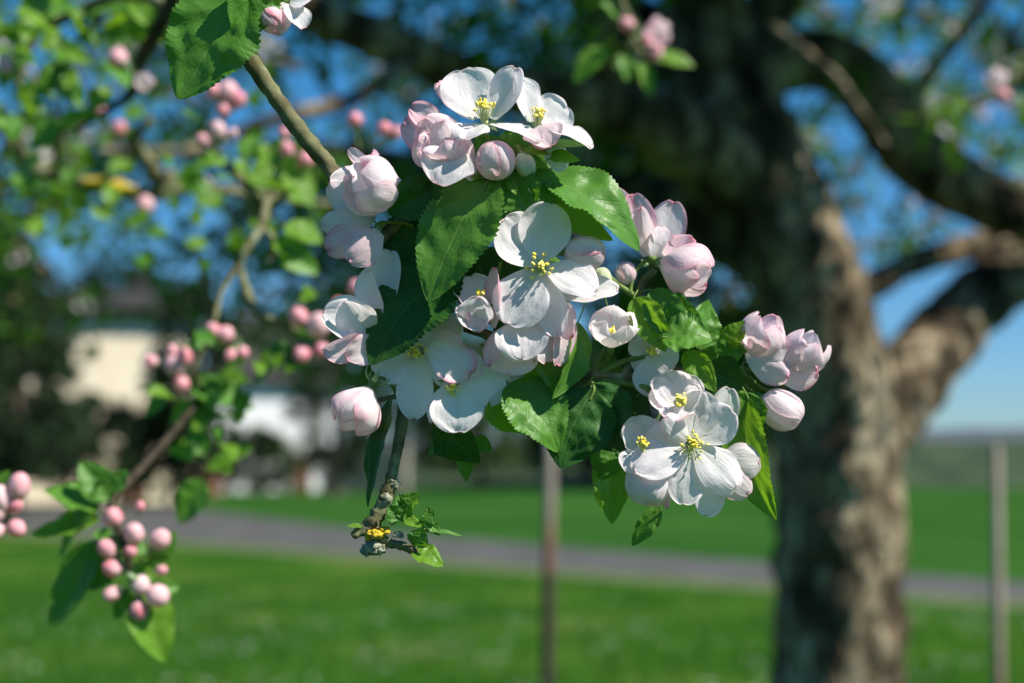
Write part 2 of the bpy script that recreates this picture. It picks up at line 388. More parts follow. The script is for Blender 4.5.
def sepalled(m, c, ax, r, ln, refl=0.5, wd=0.32, mi=1, n=5):
    """five pointed sepals around c, ax points to the flower"""
    a = ax.orthogonal().normalized(); b = ax.cross(a)
    for k in range(n):
        an = 2*math.pi*k/n+0.3; dr = a*math.cos(an)+b*math.sin(an); tg = ax.cross(dr)
        rows = []
        for i in range(7):
            v = i/6; w = ln*wd*(math.sin(math.pi*(0.22+0.78*v)))*0.6*(1-0.1*v)
            e = refl*(0.85+0.5*v)
            ctr = c+dr*(r*(1-0.2*v))+ax*(ln*v*math.cos(e))+dr*(ln*v*math.sin(e))
            rows.append([ctr-tg*w+dr*w*.0, ctr+dr*(w*0.35), ctr+tg*w])
        m.grid(rows, mi)

def blossom(parent, c, ax, stem=None, s=1.0, label=None, name='blossom', refl=1.0):
    """green receptacle, sepals and stalk; petals and stamens hang under it"""
    c = F(c) if isinstance(c, tuple) else c; ax = V(ax) if isinstance(ax, tuple) else ax.normalized()
    m = MB(); m.ball(c-ax*6.5*S*s, ax, 6.5*S*s, 3.6*S*s, 10, 7, 0)
    sepalled(m, c-ax*(2.5+2.5*refl)*S*s, ax, 3.4*S*s, 14*S*s, refl*1.15)
    if stem:
        e = F(stem) if isinstance(stem, tuple) else stem; b0 = c-ax*12*S*s
        mid = b0.lerp(e, .45)-ax*(b0-e).length*0.15
        m.tube(catmull([b0, mid, e], 6), [1.7*S*s]*12+[2.0*S*s], 7, 0)
    return m.build(name, [M['green'], M['sepal']], parent, label=label)

def balloon(parent, base, ax, L, R, opn=0.2, edge=0.5, allp=0.1, out=None, roll=0.0, stem=None, stam=None, name='blossom', span=0.62, label=None, world=False, s=None, simple=False, npet=5, white=None, refl=0.3, grn=0.0):
    """half-open flower or closed bud: overlapping petals wrapped round the axis"""
    if not world: base = F(base); ax = V(ax); L *= S; R *= S
    s = s or R/(18*S)
    ax = ax.normalized(); a = ax.orthogonal().normalized(); b = ax.cross(a)
    ca, sa = math.cos(roll), math.sin(roll); a, b = a*ca+b*sa, b*ca-a*sa
    stem_ = stem if world or stem is None else F(stem)
    host = blossom(parent, base+ax*1.0*S*s, ax, stem_, s*0.9, label, name, refl=refl)
    out = out if out is not None else min(1, edge+allp)
    allm = MB(); alluv = []; alltint = []
    for k in range(npet):
        ph = 2*math.pi*k/npet; rows = []; uvs = []; tint = []; sdv = random.random()*60
        op = opn*random.uniform(.75, 1.25); lf = random.uniform(.94, 1.05) if opn > 0.1 else 1
        nv, nu = (16, 12) if not simple else (9, 8)
        for i in range(nv+1):
            v = i/nv; t = v
            ang = math.pi*(0.04+t*(0.93-0.42*min(1, op*1.2)))
            r = R*math.sin(ang)**0.85*(1+0.9*op*t*t); h = L*(0.5-0.5*math.cos(math.pi*(0.04+0.93*t)))*lf if opn < .1 else L*(t**0.92)*lf*(1-0.12*op)
            sp = span*2*(0.55+0.45*math.sin(math.pi*min(1, t*1.1)))*(1 if opn < .1 else math.sqrt(max(0.0, 1-max(0, (t-.55)/.47)**2.4)))
            row = []
            for j in range(nu+1):
                u = -1+2*j/nu; an = ph+u*sp+0.25*t*(1-opn)
                rr = r*(1.0+0.075*u+0.03*noise.noise(Vector((u+sdv, t*2, 0))))
                rr += opn*R*0.26*noise.noise(Vector((u*2+sdv, t*3, 4)))*t+R*0.075*noise.noise(Vector((u*5+sdv, t*2.2, 6)))
                hh = h-opn*L*0.10*u*u*t
                row.append(base+(a*math.cos(an)+b*math.sin(an))*rr+ax*hh)
                uvs.append((0.5+u/2, t)); eg = max(abs(u)**4*ss(t, .1, .5), t**7)
                blot = max(0, noise.noise(Vector((u*1.5+sdv, t*2.0, 9)))*0.9)
                # outer surface is the front face here
                tint.append((min(1, out*(0.06+0.80*eg+0.9*blot)+allp*0.6), max(grn, 0.3*math.exp(-t*7)), min(1, edge*eg*0.8+allp*.5), 1))
            rows.append(row)
        if simple:
            allm.grid(rows); alluv += uvs; alltint += tint
        else:
            m = MB(); m.grid(rows); mesh('petal', m.v, m.f, M['petal'], host, True, m.m, uvs, tint)
    if simple:
        mesh('petals', allm.v, allm.f, M['petal'], host, True, allm.m, alluv, alltint)
    if stam: stamens(host, base+ax*3*S*s, ax, 12, stam, 0.3)
    return host

def spherebud(parent, c, ax, r, pink=0.8, stem=None, label=None, host=None):
    """a small tight bud seen out of focus: one body with its calyx, c = base in metres"""
    m = MB(); base = c; r = r*random.uniform(.86, .98); Lb = r*random.uniform(2.0, 2.5); kk = random.uniform(.75, 1.0); ax = ax.normalized()
    a = ax.orthogonal().normalized(); b = ax.cross(a)
    rows = []; tint = []; uvs = []
    for i in range(13):
        t = i/12; ang = math.pi*(0.02+0.96*t); row = []
        for k in range(16):
            an = 2*math.pi*k/16; spiral = ((an*5/(2*math.pi)+t*0.9) % 1)
            rr = r*(math.sin(ang)**kk)*(1+0.13*spiral*math.sin(ang))*(1.08-0.30*t)
            row.append(base+ax*(Lb*(0.5-0.5*math.cos(ang)))+(a*math.cos(an)+b*math.sin(an))*rr)
            pk = min(1, pink*(0.55+0.6*spiral*t+0.3*noise.noise(Vector((an, t*3, pink*9)))))
            tint.append((pk, 0.25*math.exp(-t*8), pk, 1)); uvs.append((k/16, t))
        rows.append(row)
    m.grid(rows, 0, True); k0 = len(m.v)
    m.ball(base-ax*r*0.3, ax, r*0.65, r*0.42, 8, 5, 1)
    sepalled(m, base-ax*r*0.05, ax, r*0.5, r*1.25, 0.42, 0.42, 1)
    if stem is not None:
        m.tube(catmull([base-ax*r*0.5, base.lerp(stem, .5)-ax*(base-stem).length*.12, stem], 4), r*0.12, 6, 1)
    n2 = len(m.v)-k0
    return mesh('flower_bud', m.v, m.f, [M['bud'], M['sepal']], parent, True, m.m, uvs+[(0, 0)]*n2, tint+[(0, 0, 0, 1)]*n2, label)

def twig(parent, pts, rad, name='twig', n=7, seg=10, mat='bark', bump=0.25, bs=300, world=False, label=None):
    q = catmull([F(p) if not world else p for p in pts], n)
    m = MB(); m.tube(q, lerps([r*S if not world else r for r in rad], len(q)), seg, 0, bump, bs)
    return m.build(name, M[mat], parent, label=label)

# ================================================================== SETTING
def ground_mat():
    m, t, N, L = newmat('grass_ground')
    tc = N.new('ShaderNodeTexCoord')
    a = nd(N, 'ShaderNodeTexNoise'); a.inputs['Scale'].default_value = 0.55; a.inputs['Detail'].default_value = 6; L.new(tc.outputs['Object'], a.inputs[0])
    b = nd(N, 'ShaderNodeTexNoise'); b.inputs['Scale'].default_value = 9; b.inputs['Detail'].default_value = 5; L.new(tc.outputs['Object'], b.inputs[0])
    c1 = ramp(N, L, a.outputs[0], [(0.36, (0.022, 0.078, 0.010)), (0.50, (0.034, 0.10, 0.013)), (0.60, (0.065, 0.13, 0.022)), (0.70, (0.13, 0.15, 0.045))])
    c2 = ramp(N, L, b.outputs[0], [(0.3, (0.55, 0.6, 0.5)), (0.7, (1.25, 1.2, 1.2))])
    c = mixc(N, L, 1.0, c1, c2, 'MULTIPLY')
    bp = nd(N, 'ShaderNodeBump'); bp.inputs['Strength'].default_value = 0.8; bp.inputs['Distance'].default_value = 0.06; L.new(b.outputs[0], bp.inputs['Height'])
    pb = N.new('ShaderNodeBsdfPrincipled'); pb.inputs['Roughness'].default_value = 0.85; pb.inputs['Specular IOR Level'].default_value = 0.0
    L.new(c, pb.inputs['Base Color']); L.new(bp.outputs[0], pb.inputs['Normal'])
    o = N.new('ShaderNodeOutputMaterial'); L.new(pb.outputs[0], o.inputs[0]); return m
M['ground'] = ground_mat()
M['field'] = simple_mat('field_grass', (0.016, 0.065, 0.012), (0.035, 0.10, 0.018), 0.15, 0.9, 0.5, 0.1, spec=0, detail=6)
M['road'] = simple_mat('asphalt', (0.058, 0.058, 0.055), (0.10, 0.10, 0.095), 1.2, 0.9, 0.4, 0.01)
M['verge'] = simple_mat('verge_grass', (0.06, 0.10, 0.03), (0.12, 0.14, 0.06), 3, 0.9, 0.4, 0.02)
M['forest'] = simple_mat('hill_wood', (0.016, 0.038, 0.016), (0.05, 0.075, 0.032), 0.35, 0.9, 0.6, 2.0, detail=8)
M['hay'] = simple_mat('dry_grass', (0.25, 0.23, 0.12), (0.38, 0.35, 0.2), 1.5, 0.9)

def G(px, y):     # ground point at forward distance y on the column px of the photo
    return Vector(((px-512)/FPX*y, y, 0))

def sheet(name, pts, z, m, kind='structure', sub=1):
    b = MB(); b.v = [Vector((p.x, p.y, z)) for p in pts]; b.f = [tuple(range(len(pts)))]; b.m = [0]
    return tag(b.build(name, m, smooth=False), kind=kind)

sheet('ground', [Vector((-2500, -60, 0)), Vector((2500, -60, 0)), Vector((2500, 3000, 0)), Vector((-2500, 3000, 0))], 0, M['ground'])
near = [(8.9, 14.2), (5.9, 16.6), (1.3, 20.9), (-6.4, 29.0), (-14, 35), (-30, 48)]
far = [(-40, 70), (-11, 49), (-4, 34.5), (1.6, 26.0), (6.85, 19.0), (9.8, 16.6)]
sheet('field', [Vector(p+(0,)) for p in [(9.8, 16.6), (6.85, 19.0), (1.6, 26.0), (-4, 34.5), (-11, 49), (-40, 70)]][::-1]+[Vector((120, 10, 0)), Vector((400, 60, 0)), Vector((400, 330, 0)), Vector((-40, 330, 0))], 0.004, M['field'])
sheet('road', [Vector(p+(0,)) for p in near+far], 0.012, M['road'])
sheet('verge', [Vector(p+(0,)) for p in near]+[Vector((p[0]-0.4, p[1]-0.5-0.03*p[1], 0)) for p in near[::-1]], 0.008, M['verge'])

# road edging and a strip of dry grass on the far side of the road at the left
sheet('dry_grass_strip', [G(-60, 66), G(95, 66), G(75, 120), G(-60, 120)], 0.008, M['hay'])

def ridge(name, y0, x0, x1, prof, m, amp=1.0, n=160, depth=120, rough=1.0):
    b = MB(); rows = []
    for r in range(5):
        row = []
        for i in range(n+1):
            t = i/n; x = x0+(x1-x0)*t; h = np.interp(x, [p[0] for p in prof], [p[1] for p in prof])
            f = (0, .55, .9, 1.0, 0.6)[r]
            h2 = h*f+(rough*noise.noise(Vector((x*0.09, r*3.1, y0)))+rough*0.6*noise.noise(Vector((x*0.35, r*5.3, y0))))*(1 if r else 0)
            row.append(Vector((x, y0+depth*r/4+4*noise.noise(Vector((x*.05, r, 1))), max(-0.5, h2))))
        rows.append(row)
    b.grid(rows)
    return tag(b.build(name, m), kind='structure')
ridge('hill', 86, -30, 140, [(-30, 3), (0, 3.3), (20, 3.7), (34, 3.5), (60, 3.8), (140, 4)], M['forest'], depth=60, rough=.35)
M['far_hill'] = simple_mat('far_hill_wood', (0.06, 0.075, 0.09), (0.09, 0.10, 0.12), 0.02, 0.9)  # blue grey of distant haze put into the wood colour
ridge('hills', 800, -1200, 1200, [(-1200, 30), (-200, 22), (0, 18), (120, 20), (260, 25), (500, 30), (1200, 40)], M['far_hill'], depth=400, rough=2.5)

# ---- grass blades and daisies on the meadow
def blades():
    n = 26000
    y = 6.5+rng.random(n)**1.4*13; x = (rng.random(n)-0.5)*y*0.95
    ok = ~((y > np.interp(x, [-14, -5.9, 1.2, 5.7, 8.6], [35, 26.5, 19.4, 15.8, 13.6])-1.2))
    x, y = x[ok], y[ok]; n = len(x)
    cl = np.sin(x*2.1+np.cos(y*1.3)*2)*0.5+0.5
    h = 0.05+0.09*rng.random(n)*(0.4+cl); an = rng.random(n)*6.28; w = 0.006+0.006*rng.random(n)
    lx, ly = (rng.random(n)-.5)*0.09, (rng.random(n)-.5)*0.09
    v = np.zeros((n, 4, 3)); v[:, 0] = np.c_[x-w*np.cos(an), y-w*np.sin(an), np.zeros(n)]; v[:, 1] = np.c_[x+w*np.cos(an), y+w*np.sin(an), np.zeros(n)]
    v[:, 2] = np.c_[x+lx*.5+w*.8*np.cos(an), y+ly*.5+w*.8*np.sin(an), h*.6]; v[:, 3] = np.c_[x+lx, y+ly, h]
    f = np.arange(n*4).reshape(n, 4)
    return v.reshape(-1, 3), f.tolist()
M['blade'] = simple_mat('grass_blade', (0.028, 0.10, 0.012), (0.065, 0.17, 0.022), 0.9, 0.6, 0, 0, (0.35, (0.14, 0.36, 0.02)))
gv, gf = blades()
tag(mesh('grass', gv, gf, M['blade'], smooth=False), 'short green meadow grass in front of the road', 'grass', kind='stuff')
M['daisy'] = simple_mat('daisy_petal', (0.7, 0.7, 0.68), (0.8, 0.8, 0.78), 30, 0.7)
def daisies():
    m = MB(); rr = random.Random(3)
    for k in range(900):
        y = rr.uniform(7.5, 16); x = rr.uniform(-.42, .42)*y
        if noise.noise(Vector((x*0.8, y*0.8, 2))) < 0.05: continue
        c = Vector((x, y, rr.uniform(.05, .1))); r = rr.uniform(.013, .024); b0 = len(m.v)
        m.v.append(c+Vector((0, 0, .004)))
        for j in range(10):
            a = 2*math.pi*j/10; q = r if j % 2 else r*.7
            m.v.append(c+Vector((q*math.cos(a), q*math.sin(a), 0.003*(j % 2))))
        for j in range(10): m.f.append((b0, b0+1+j, b0+1+(j+1) % 10)); m.m.append(0)
    return m
tag(daisies().build('daisies', M['daisy']), 'small white daisies scattered in the meadow grass', 'daisies', kind='stuff')

M['brown_board'] = simple_mat('brown_board', (0.12, 0.05, 0.03), (0.2, 0.09, 0.055), 2, 0.8)
# ---- houses at the left behind the garden trees
M['cream'] = simple_mat('cream_render', (0.72, 0.62, 0.45), (0.82, 0.73, 0.56), 1.2, 0.9)
M['white_wall'] = simple_mat('white_render', (0.76, 0.76, 0.77), (0.84, 0.84, 0.85), 1.0, 0.9)
M['roof'] = simple_mat('roof_tile', (0.025, 0.024, 0.024), (0.05, 0.047, 0.045), 2.0, 0.8, 0.4, 0.03)
M['roof_red'] = simple_mat('red_roof_tile', (0.10, 0.05, 0.035), (0.14, 0.07, 0.05), 2.0, 0.8, 0.4, 0.03)
M['glass'] = simple_mat('window_glass', (0.02, 0.025, 0.03), (0.04, 0.045, 0.05), 1, 0.1, spec=0.8)
M['frame'] = simple_mat('window_frame', (0.5, 0.48, 0.45), (0.6, 0.58, 0.55), 5, 0.6)

def house(cx, y, wd, dp, hh, rh, wall, roof, label, wins, rz=0.0, name='house', door=None):
    """gabled house, eaves side to the viewer; wins = (x, z, w, h) on the front wall"""
    t = thing(name, (cx, y, 0), label, 'house'); t.rotation_euler.z = rz
    OFF[t] = Vector((0, 0, 0))
    m = MB(); m.box((0, dp/2, hh/2), wd, dp, hh)
    b = len(m.v); x0, x1 = -wd/2, wd/2
    m.v += [Vector(p) for p in ((x0, 0, hh), (x0, dp, hh), (x0, dp/2, hh+rh), (x1, 0, hh), (x1, dp, hh), (x1, dp/2, hh+rh))]
    m.f += [(b, b+2, b+1), (b+3, b+4, b+5)]; m.m += [0, 0]
    m.build('wall', wall, t, smooth=False)
    r = MB(); e = 0.5; k = rh/(dp/2); th = 0.18
    for s in (0, 1):
        ya, yb = (-e, dp/2) if s == 0 else (dp+e, dp/2)
        za, zb = hh-e*k+0.05, hh+rh+0.05; b = len(r.v)
        r.v += [Vector(p) for p in ((x0-e, ya, za), (x1+e, ya, za), (x1+e, yb, zb), (x0-e, yb, zb), (x0-e, ya, za+th), (x1+e, ya, za+th), (x1+e, yb, zb+th), (x0-e, yb, zb+th))]
        for f in ((0, 1, 2, 3), (4, 7, 6, 5), (0, 4, 5, 1), (1, 5, 6, 2), (3, 2, 6, 7), (0, 3, 7, 4)): r.f.append(tuple(b+i for i in f)); r.m.append(0)
    ro = r.build('roof', roof, t, smooth=False)
    c = MB(); c.box((wd*0.22, dp/2+0.6, hh+rh+0.3), 0.6, 0.6, 1.3); c.build('chimney', M['white_wall'] if wall is M['white_wall'] else roof, ro, smooth=False)
    for (x, z, w, h) in wins:
        f = MB(); fw = 0.08
        for q in ((x, -0.02, z+h/2, w, .07, fw), (x, -0.02, z-h/2, w, .07, fw), (x-w/2, -0.021, z, fw, .07, h-fw), (x+w/2, -0.021, z, fw, .07, h-fw), (x, -0.018, z, fw*.6, .06, h-fw)):
            f.box(q[:3], *q[3:])
        fo = f.build('window', M['frame'], t, smooth=False)
        g = MB(); g.box((x, -0.012, z), w-fw, .03, h-fw); g.build('pane', M['glass'], fo, smooth=False)
    if door:
        d = MB(); d.box((door, -0.03, 1.05), 1.0, .06, 2.1); d.build('door', M['roof_red'], t, smooth=False)
    return t

def gx(px, y): return (px-512)/FPX*y
house(gx(96, 55), 55, 7.4, 6, 7.4, 1.0, M['cream'], M['roof'], 'cream rendered house half hidden behind dark trees at the left', [(-2.2, 5.4, 0.9, 1.1), (2.3, 5.4, 0.9, 1.1), (-1.7, 1.5, 1.0, 1.1)], 0.25, door=1.4)
house(gx(275, 78), 78, 6.6, 7, 6.3, 3.6, M['white_wall'], M['roof'], 'white house with a dark grey roof behind the drooping bud branch', [(-2.2, 4.9, 0.9, 1.1), (2.3, 4.9, 0.9, 1.1), (2.2, 2.0, 1.0, 1.1)], 0.22, door=1.5)

# garden wall of pale stone and a brown board fence at the roadside, left of the middle
M['stone'] = simple_mat('pale_stone', (0.28, 0.25, 0.2), (0.48, 0.44, 0.37), 1.8, 0.9, 0.8, 0.05)
def stone_wall():
    m = MB(); rr = random.Random(5); a = G(322, 74); b = G(408, 72)
    n = 34
    for r in range(8):
        for i in range(n):
            t = (i+0.5*(r % 2)+0.5)/(n+0.5); p = a.lerp(b, t)
            w = (b-a).length/n*rr.uniform(.85, .98)
            m.box((p.x, p.y+rr.uniform(-.04, .04), 0.15+r*0.31), w, 0.42+rr.uniform(-.04, .04), 0.295, rz=math.atan2(b.y-a.y, b.x-a.x))
    return m
tag(stone_wall().build('garden_wall', M['stone'], smooth=False), 'low pale stone wall beyond the road, left of the middle', 'wall')
M['brown_board'] = simple_mat('brown_board', (0.12, 0.05, 0.03), (0.2, 0.09, 0.055), 2, 0.8)
def board_fence(a, b, n, label):
    t = thing('board_fence', a, label, 'fence')
    an = math.atan2(b.y-a.y, b.x-a.x); L_ = (b-a).length
    m = MB()
    for i in range(n):
        p = a.lerp(b, (i+.5)/n); m.box((p.x, p.y, 0.66), L_/n*0.86, 0.03, 1.2, an)
    m.build('boards', M['brown_board'], t, smooth=False)
    for i in range(4):
        p = a.lerp(b, i/3); q = MB(); q.box((p.x, p.y+0.09, 0.7), 0.12, 0.12, 1.4, an); q.build('post', M['brown_board'], t, smooth=False)
    q = MB(); c = a.lerp(b, .5)
    for z in (.35, 1.0): q.box((c.x, c.y+0.038, z), L_, 0.04, 0.1, an)
    q.build('rail', M['brown_board'], t, smooth=False)
board_fence(G(140, 64), G(222, 65), 22, 'brown board fence beyond the road at the left')

# ---- background trees
def cards(centers, rad, per, size, seed=0, squash=1.0, aspect=0.6):
    """leaf faces: each centre carries `per` leaves within `rad`"""
    r = np.random.default_rng(seed)
    c = np.repeat(np.asarray(centers, float), per, axis=0); n = len(c)
    rad = np.repeat(np.asarray(rad, float)*np.ones(len(centers)), per)
    d = r.normal(size=(n, 3)); d /= np.linalg.norm(d, axis=1)[:, None]
    p = c+d*(rad*r.random(n)**0.5)[:, None]*np.array([1, 1, squash])
    t = r.normal(size=(n, 3))*0.8+d*0.8+np.array([0, 0, -0.25]); t /= np.linalg.norm(t, axis=1)[:, None]
    u = r.normal(size=(n, 3))+np.array([0, 0, 1.2]); u -= t*(u*t).sum(1)[:, None]; u /= np.linalg.norm(u, axis=1)[:, None]
    s = np.cross(t, u); L_ = (size*(0.6+0.7*r.random(n)))[:, None]; w = L_*aspect/2; f = w*0.35
    v = np.stack([p-t*L_/2, p-t*L_*.18+s*w+u*f, p+t*L_*.22+s*w*.8+u*f, p+t*L_/2-u*L_*.06, p+t*L_*.22-s*w*.8+u*f, p-t*L_*.18-s*w+u*f], axis=1)
    q = np.arange(n)[:, None]*6
    fa = np.concatenate([q+np.array([[0, 1, 2, 3]]), q+np.array([[0, 3, 4, 5]])])
    return v.reshape(-1, 3), fa.tolist()

def tree(px, y, h, cr, label, mat, name='tree', conical=False, seed=0, n=150, per=26, size=0.3, base=0.15):
    x = gx(px, y); t = thing(name, (x, y, 0), label, 'tree', 'trees beyond the road')
    r = np.random.default_rng(seed); cs = []; rs = []
    for k in range(n):
        z = h*(base+(1-base)*r.random()**(1.1 if conical else .8))
        f = (z/h-base)/(1-base)
        R_ = cr*((1-f)**0.8+0.05) if conical else cr*math.sin(math.pi*(0.12+0.83*f))**0.6
        a = r.random()*6.28; q = R_*(0.35+0.65*r.random()**.5)
        cs.append((x+q*math.cos(a), y+q*math.sin(a), z)); rs.append(cr*(0.14+0.12*r.random()))
    tm = MB(); pts = [Vector((x, y, 0)), Vector((x+.1, y, h*.4)), Vector((x, y+.1, h*.9))]
    tm.tube(catmull(pts, 5), lerps([0.035*h, 0.022*h, 0.005*h], 11), 9, 0, .2, 1)
    for k in range(0, n, 6):
        c = Vector(cs[k]); b0 = Vector((x, y, max(h*.12, c.z*.75))); tm.tube([b0, b0.lerp(c, .5)+Vector((0, 0, .1)), c], [h*.008, h*.005, h*.002], 5)
    tm.build('trunk', M['far_trunk'], t)
    v, f = cards(cs, rs, per, size, seed)
    o = mesh('crown', v, f, mat, t, False); return t

tree(-40, 36, 7.4, 3.0, 'tall dark tree at the left edge beyond the road', M['far_dark'], seed=1, n=190)
tree(14, 44, 8.4, 1.9, 'slim dark conifer left of the cream house', M['far_dark'], 'conifer', True, seed=2, n=190)
tree(195, 50, 8.0, 1.7, 'dark bushy tree right of the cream house', M['far_dark'], seed=3, n=130)
tree(110, 64, 10.4, 3.6, 'tall dark tree behind the cream house', M['far_dark'], seed=13, n=230, base=.3)
tree(335, 66, 9.0, 2.2, 'dark tree beside the white house roof', M['far_dark'], seed=5, n=150)
tree(395, 82, 8.6, 3.4, 'broad dark green tree behind the stone wall', M['far_dark'], seed=6, n=190)
tree(480, 82, 8.5, 4.2, 'rounded green tree behind the middle blossoms', M['far_mid'], seed=7, n=190, size=.4)
tree(590, 84, 8.0, 4.6, 'wide low tree beyond the field, left of the trunk', M['far_dark'], seed=8, n=190, size=.45)
tree(700, 84, 9.5, 5.0, 'wide dark tree beyond the field beside the trunk', M['far_dark'], seed=9, n=190, size=.5)
tree(20, 50, 4.0, 2.4, 'dark shrub in front of the slim conifer', M['far_dark'], 'shrub', seed=10, n=110)
tree(100, 50, 3.7, 2.2, 'dark shrub below the cream wall', M['far_dark'], 'shrub', seed=14, n=110)
tree(170, 52, 3.7, 1.6, 'dark shrub between the two houses', M['far_mid'], 'shrub', seed=15, n=90)
tree(250, 70, 3.0, 2.6, 'low green shrub in front of the white house', M['far_mid'], 'shrub', seed=11, n=110)

# ---- stakes in the meadow
def stake(px0, px1, d, top, wd, label, stops, base_py=None):
    """square weathered post; px0 at the top, px1 at the ground"""
    yb = d; zt = (P(512, top, d)).z
    a = Vector((gx(px1, d), d, 0)); b = Vector((gx(px0, d), d+.05, zt))
    m, t, N, L = newmat('post_wood')
    tc = N.new('ShaderNodeTexCoord'); s = N.new('ShaderNodeSeparateXYZ'); L.new(tc.outputs['Object'], s.inputs[0])
    nz = nd(N, 'ShaderNodeTexNoise'); nz.inputs['Scale'].default_value = 14; nz.inputs['Detail'].default_value = 6; L.new(tc.outputs['Object'], nz.inputs[0])
    h = math_(N, L, 'ADD', math_(N, L, 'DIVIDE', s.outputs[2], zt), math_(N, L, 'MULTIPLY', math_(N, L, 'SUBTRACT', nz.outputs[0], 0.5), 0.10))
    c = ramp(N, L, h, stops)
    c = mixc(N, L, 0.6, c, mixc(N, L, nz.outputs[0], (0.35, 0.35, 0.35), (1.5, 1.5, 1.5)), 'MULTIPLY')
    pb = N.new('ShaderNodeBsdfPrincipled'); pb.inputs['Roughness'].default_value = 0.85; L.new(c, pb.inputs['Base Color'])
    o = N.new('ShaderNodeOutputMaterial'); L.new(pb.outputs[0], o.inputs[0])
    b_ = MB(); b_.tube([a, a.lerp(b, .33), a.lerp(b, .66), a.lerp(b, .985), b], [wd*1.05, wd, wd*.95, wd*.9, wd*.55], 10, 0, 0.12, 12)
    root = b_.build('wooden_stake', m)
    tag(root, label, 'stake', 'wooden stakes in the meadow')
    return root
stake(551, 541, 3.7, 432, 0.018, 'wooden stake with a pale grey top and dark lower half', [(0.0, (0.025, 0.018, 0.012)), (0.79, (0.035, 0.025, 0.016)), (0.835, (0.16, 0.08, 0.05)), (0.88, (0.20, 0.17, 0.14)), (1, (0.26, 0.24, 0.21))])
stake(1001, 984, 4.0, 444, 0.016, 'slim pinkish wooden stake standing right of the trunk', [(0, (0.13, 0.08, 0.05)), (0.55, (0.2, 0.12, 0.08)), (0.7, (0.26, 0.21, 0.17)), (1, (0.33, 0.28, 0.24))])

# ================================================================== THE APPLE TREE
at = thing('apple_tree', (gx(842, 4.7), 4.7, 0), 'big old apple tree with a thick rough trunk, arching limbs and blossoming crown', 'apple tree')
def limb(name, pts, seg=18, bump=.16, bs=7, n=8, parent=at):
    q = catmull([P(p[0], p[1], p[3]) for p in pts], n)
    rr = lerps([p[2]/FPX*p[3] for p in pts], len(q))
    m = MB(); m.tube(q, rr, seg, 0, bump, bs); return m.build(name, M['trunk'], parent)
gb = 462+1.6*FPX/4.7
limb('trunk', [(842, gb+8, 96, 4.7), (842, gb-60, 76, 4.7), (838, 720, 66, 4.7), (838, 600, 64, 4.7), (837, 500, 63, 4.7), (836, 420, 63, 4.7), (822, 340, 58, 4.7), (800, 270, 56, 4.7), (772, 200, 55, 4.72), (742, 130, 52, 4.75), (715, 60, 46, 4.8), (690, -40, 40, 4.9), (670, -160, 30, 5)], 40, .13, 7, 16)
limb('limb', [(850, 450, 46, 4.72), (893, 398, 42, 4.85), (935, 347, 37, 5.0), (985, 295, 34, 5.15), (1045, 245, 32, 5.3), (1130, 150, 28, 5.5), (1230, 30, 22, 5.6)], 22, .2, 9)
limb('limb', [(735, 130, 38, 4.75), (760, 75, 32, 4.8), (815, 58, 30, 4.88), (868, 88, 32, 4.92), (905, 142, 33, 4.95), (955, 184, 32, 4.95), (1030, 215, 30, 4.95), (1130, 240, 22, 5.0)])
limb('limb', [(815, 290, 18, 4.75), (865, 288, 15, 4.9), (915, 262, 14, 5.1), (975, 246, 14, 5.3), (1060, 225, 12, 5.5)])
limb('limb', [(770, 205, 45, 4.75), (700, 150, 40, 4.6), (630, 112, 32, 4.4), (560, 96, 28, 4.2), (480, 84, 24, 4.0), (400, 48, 22, 3.8), (320, 16, 20, 3.6), (220, -30, 16, 3.4)])
limb('limb', [(790, 260, 46, 4.75), (720, 225, 38, 4.9), (645, 205, 30, 5.1), (560, 190, 24, 5.3), (470, 190, 18, 5.5), (380, 160, 14, 5.7), (250, 150, 10, 5.9)])
limb('limb', [(735, 120, 40, 4.8), (690, 60, 32, 5.0), (620, 10, 27, 5.2), (540, -60, 20, 5.4)])
limb('limb', [(720, 60, 30, 4.8), (780, 0, 24, 5.1), (850, -60, 20, 5.4), (960, -120, 15, 5.7)])
limb('limb', [(900, 145, 12, 4.0), (925, 80, 9, 3.9), (965, 30, 7, 3.8), (1000, -20, 6, 3.7)], 8)
limb('limb', [(640, 115, 12, 4.4), (600, 60, 9, 4.2), (585, 0, 7, 4.0), (560, -60, 6, 3.9)], 8)
limb('limb', [(420, 55, 10, 3.8), (350, 100, 8, 3.6), (270, 120, 7, 3.4), (190, 150, 5, 3.2), (100, 150, 4, 3.1)], 8)

# crown: spurs with leaf tufts, blossoms between them
cen = []; bl = []; fine = MB(); rr = random.Random(11)
def region(x0, x1, y0, y1, d0, d1, n, pb=0.25):
    for _ in range(n):
        px, py, d = rr.uniform(x0, x1), rr.uniform(y0, y1), rr.uniform(d0, d1)
        if noise.noise(Vector((px*0.011, py*0.013, d*0.5))) < -0.10: continue
        c = P(px, py, d); cen.append(c)
        if rr.random() < 0.9:
            e = c+Vector((rr.uniform(-.3, .3), rr.uniform(-.2, .2), rr.uniform(-.05, .4))); fine.tube([c, c.lerp(e, .5)+Vector((rr.uniform(-.04, .04), 0, .02)), e], [.004, .008, .013], 5)
        if rr.random() < pb: bl.append(c+Vector((rr.uniform(-.1, .1), rr.uniform(-.1, .1), rr.uniform(-.05, .1))))
region(545, 790, 20, 430, 5.2, 7.0, 480, .04)      # deep shade behind the trunk's left side
region(330, 600, -20, 240, 4.3, 7.0, 130, .45)
region(-60, 340, -20, 260, 3.2, 6.5, 120, .25)
region(-60, 330, 200, 335, 3.8, 6.5, 42, .1)
region(290, 560, 180, 380, 4.5, 7.0, 110, .1)
region(780, 1120, -20, 250, 5.3, 7.5, 120, .8)
region(780, 1120, -20, 250, 3.4, 4.2, 16, .5)
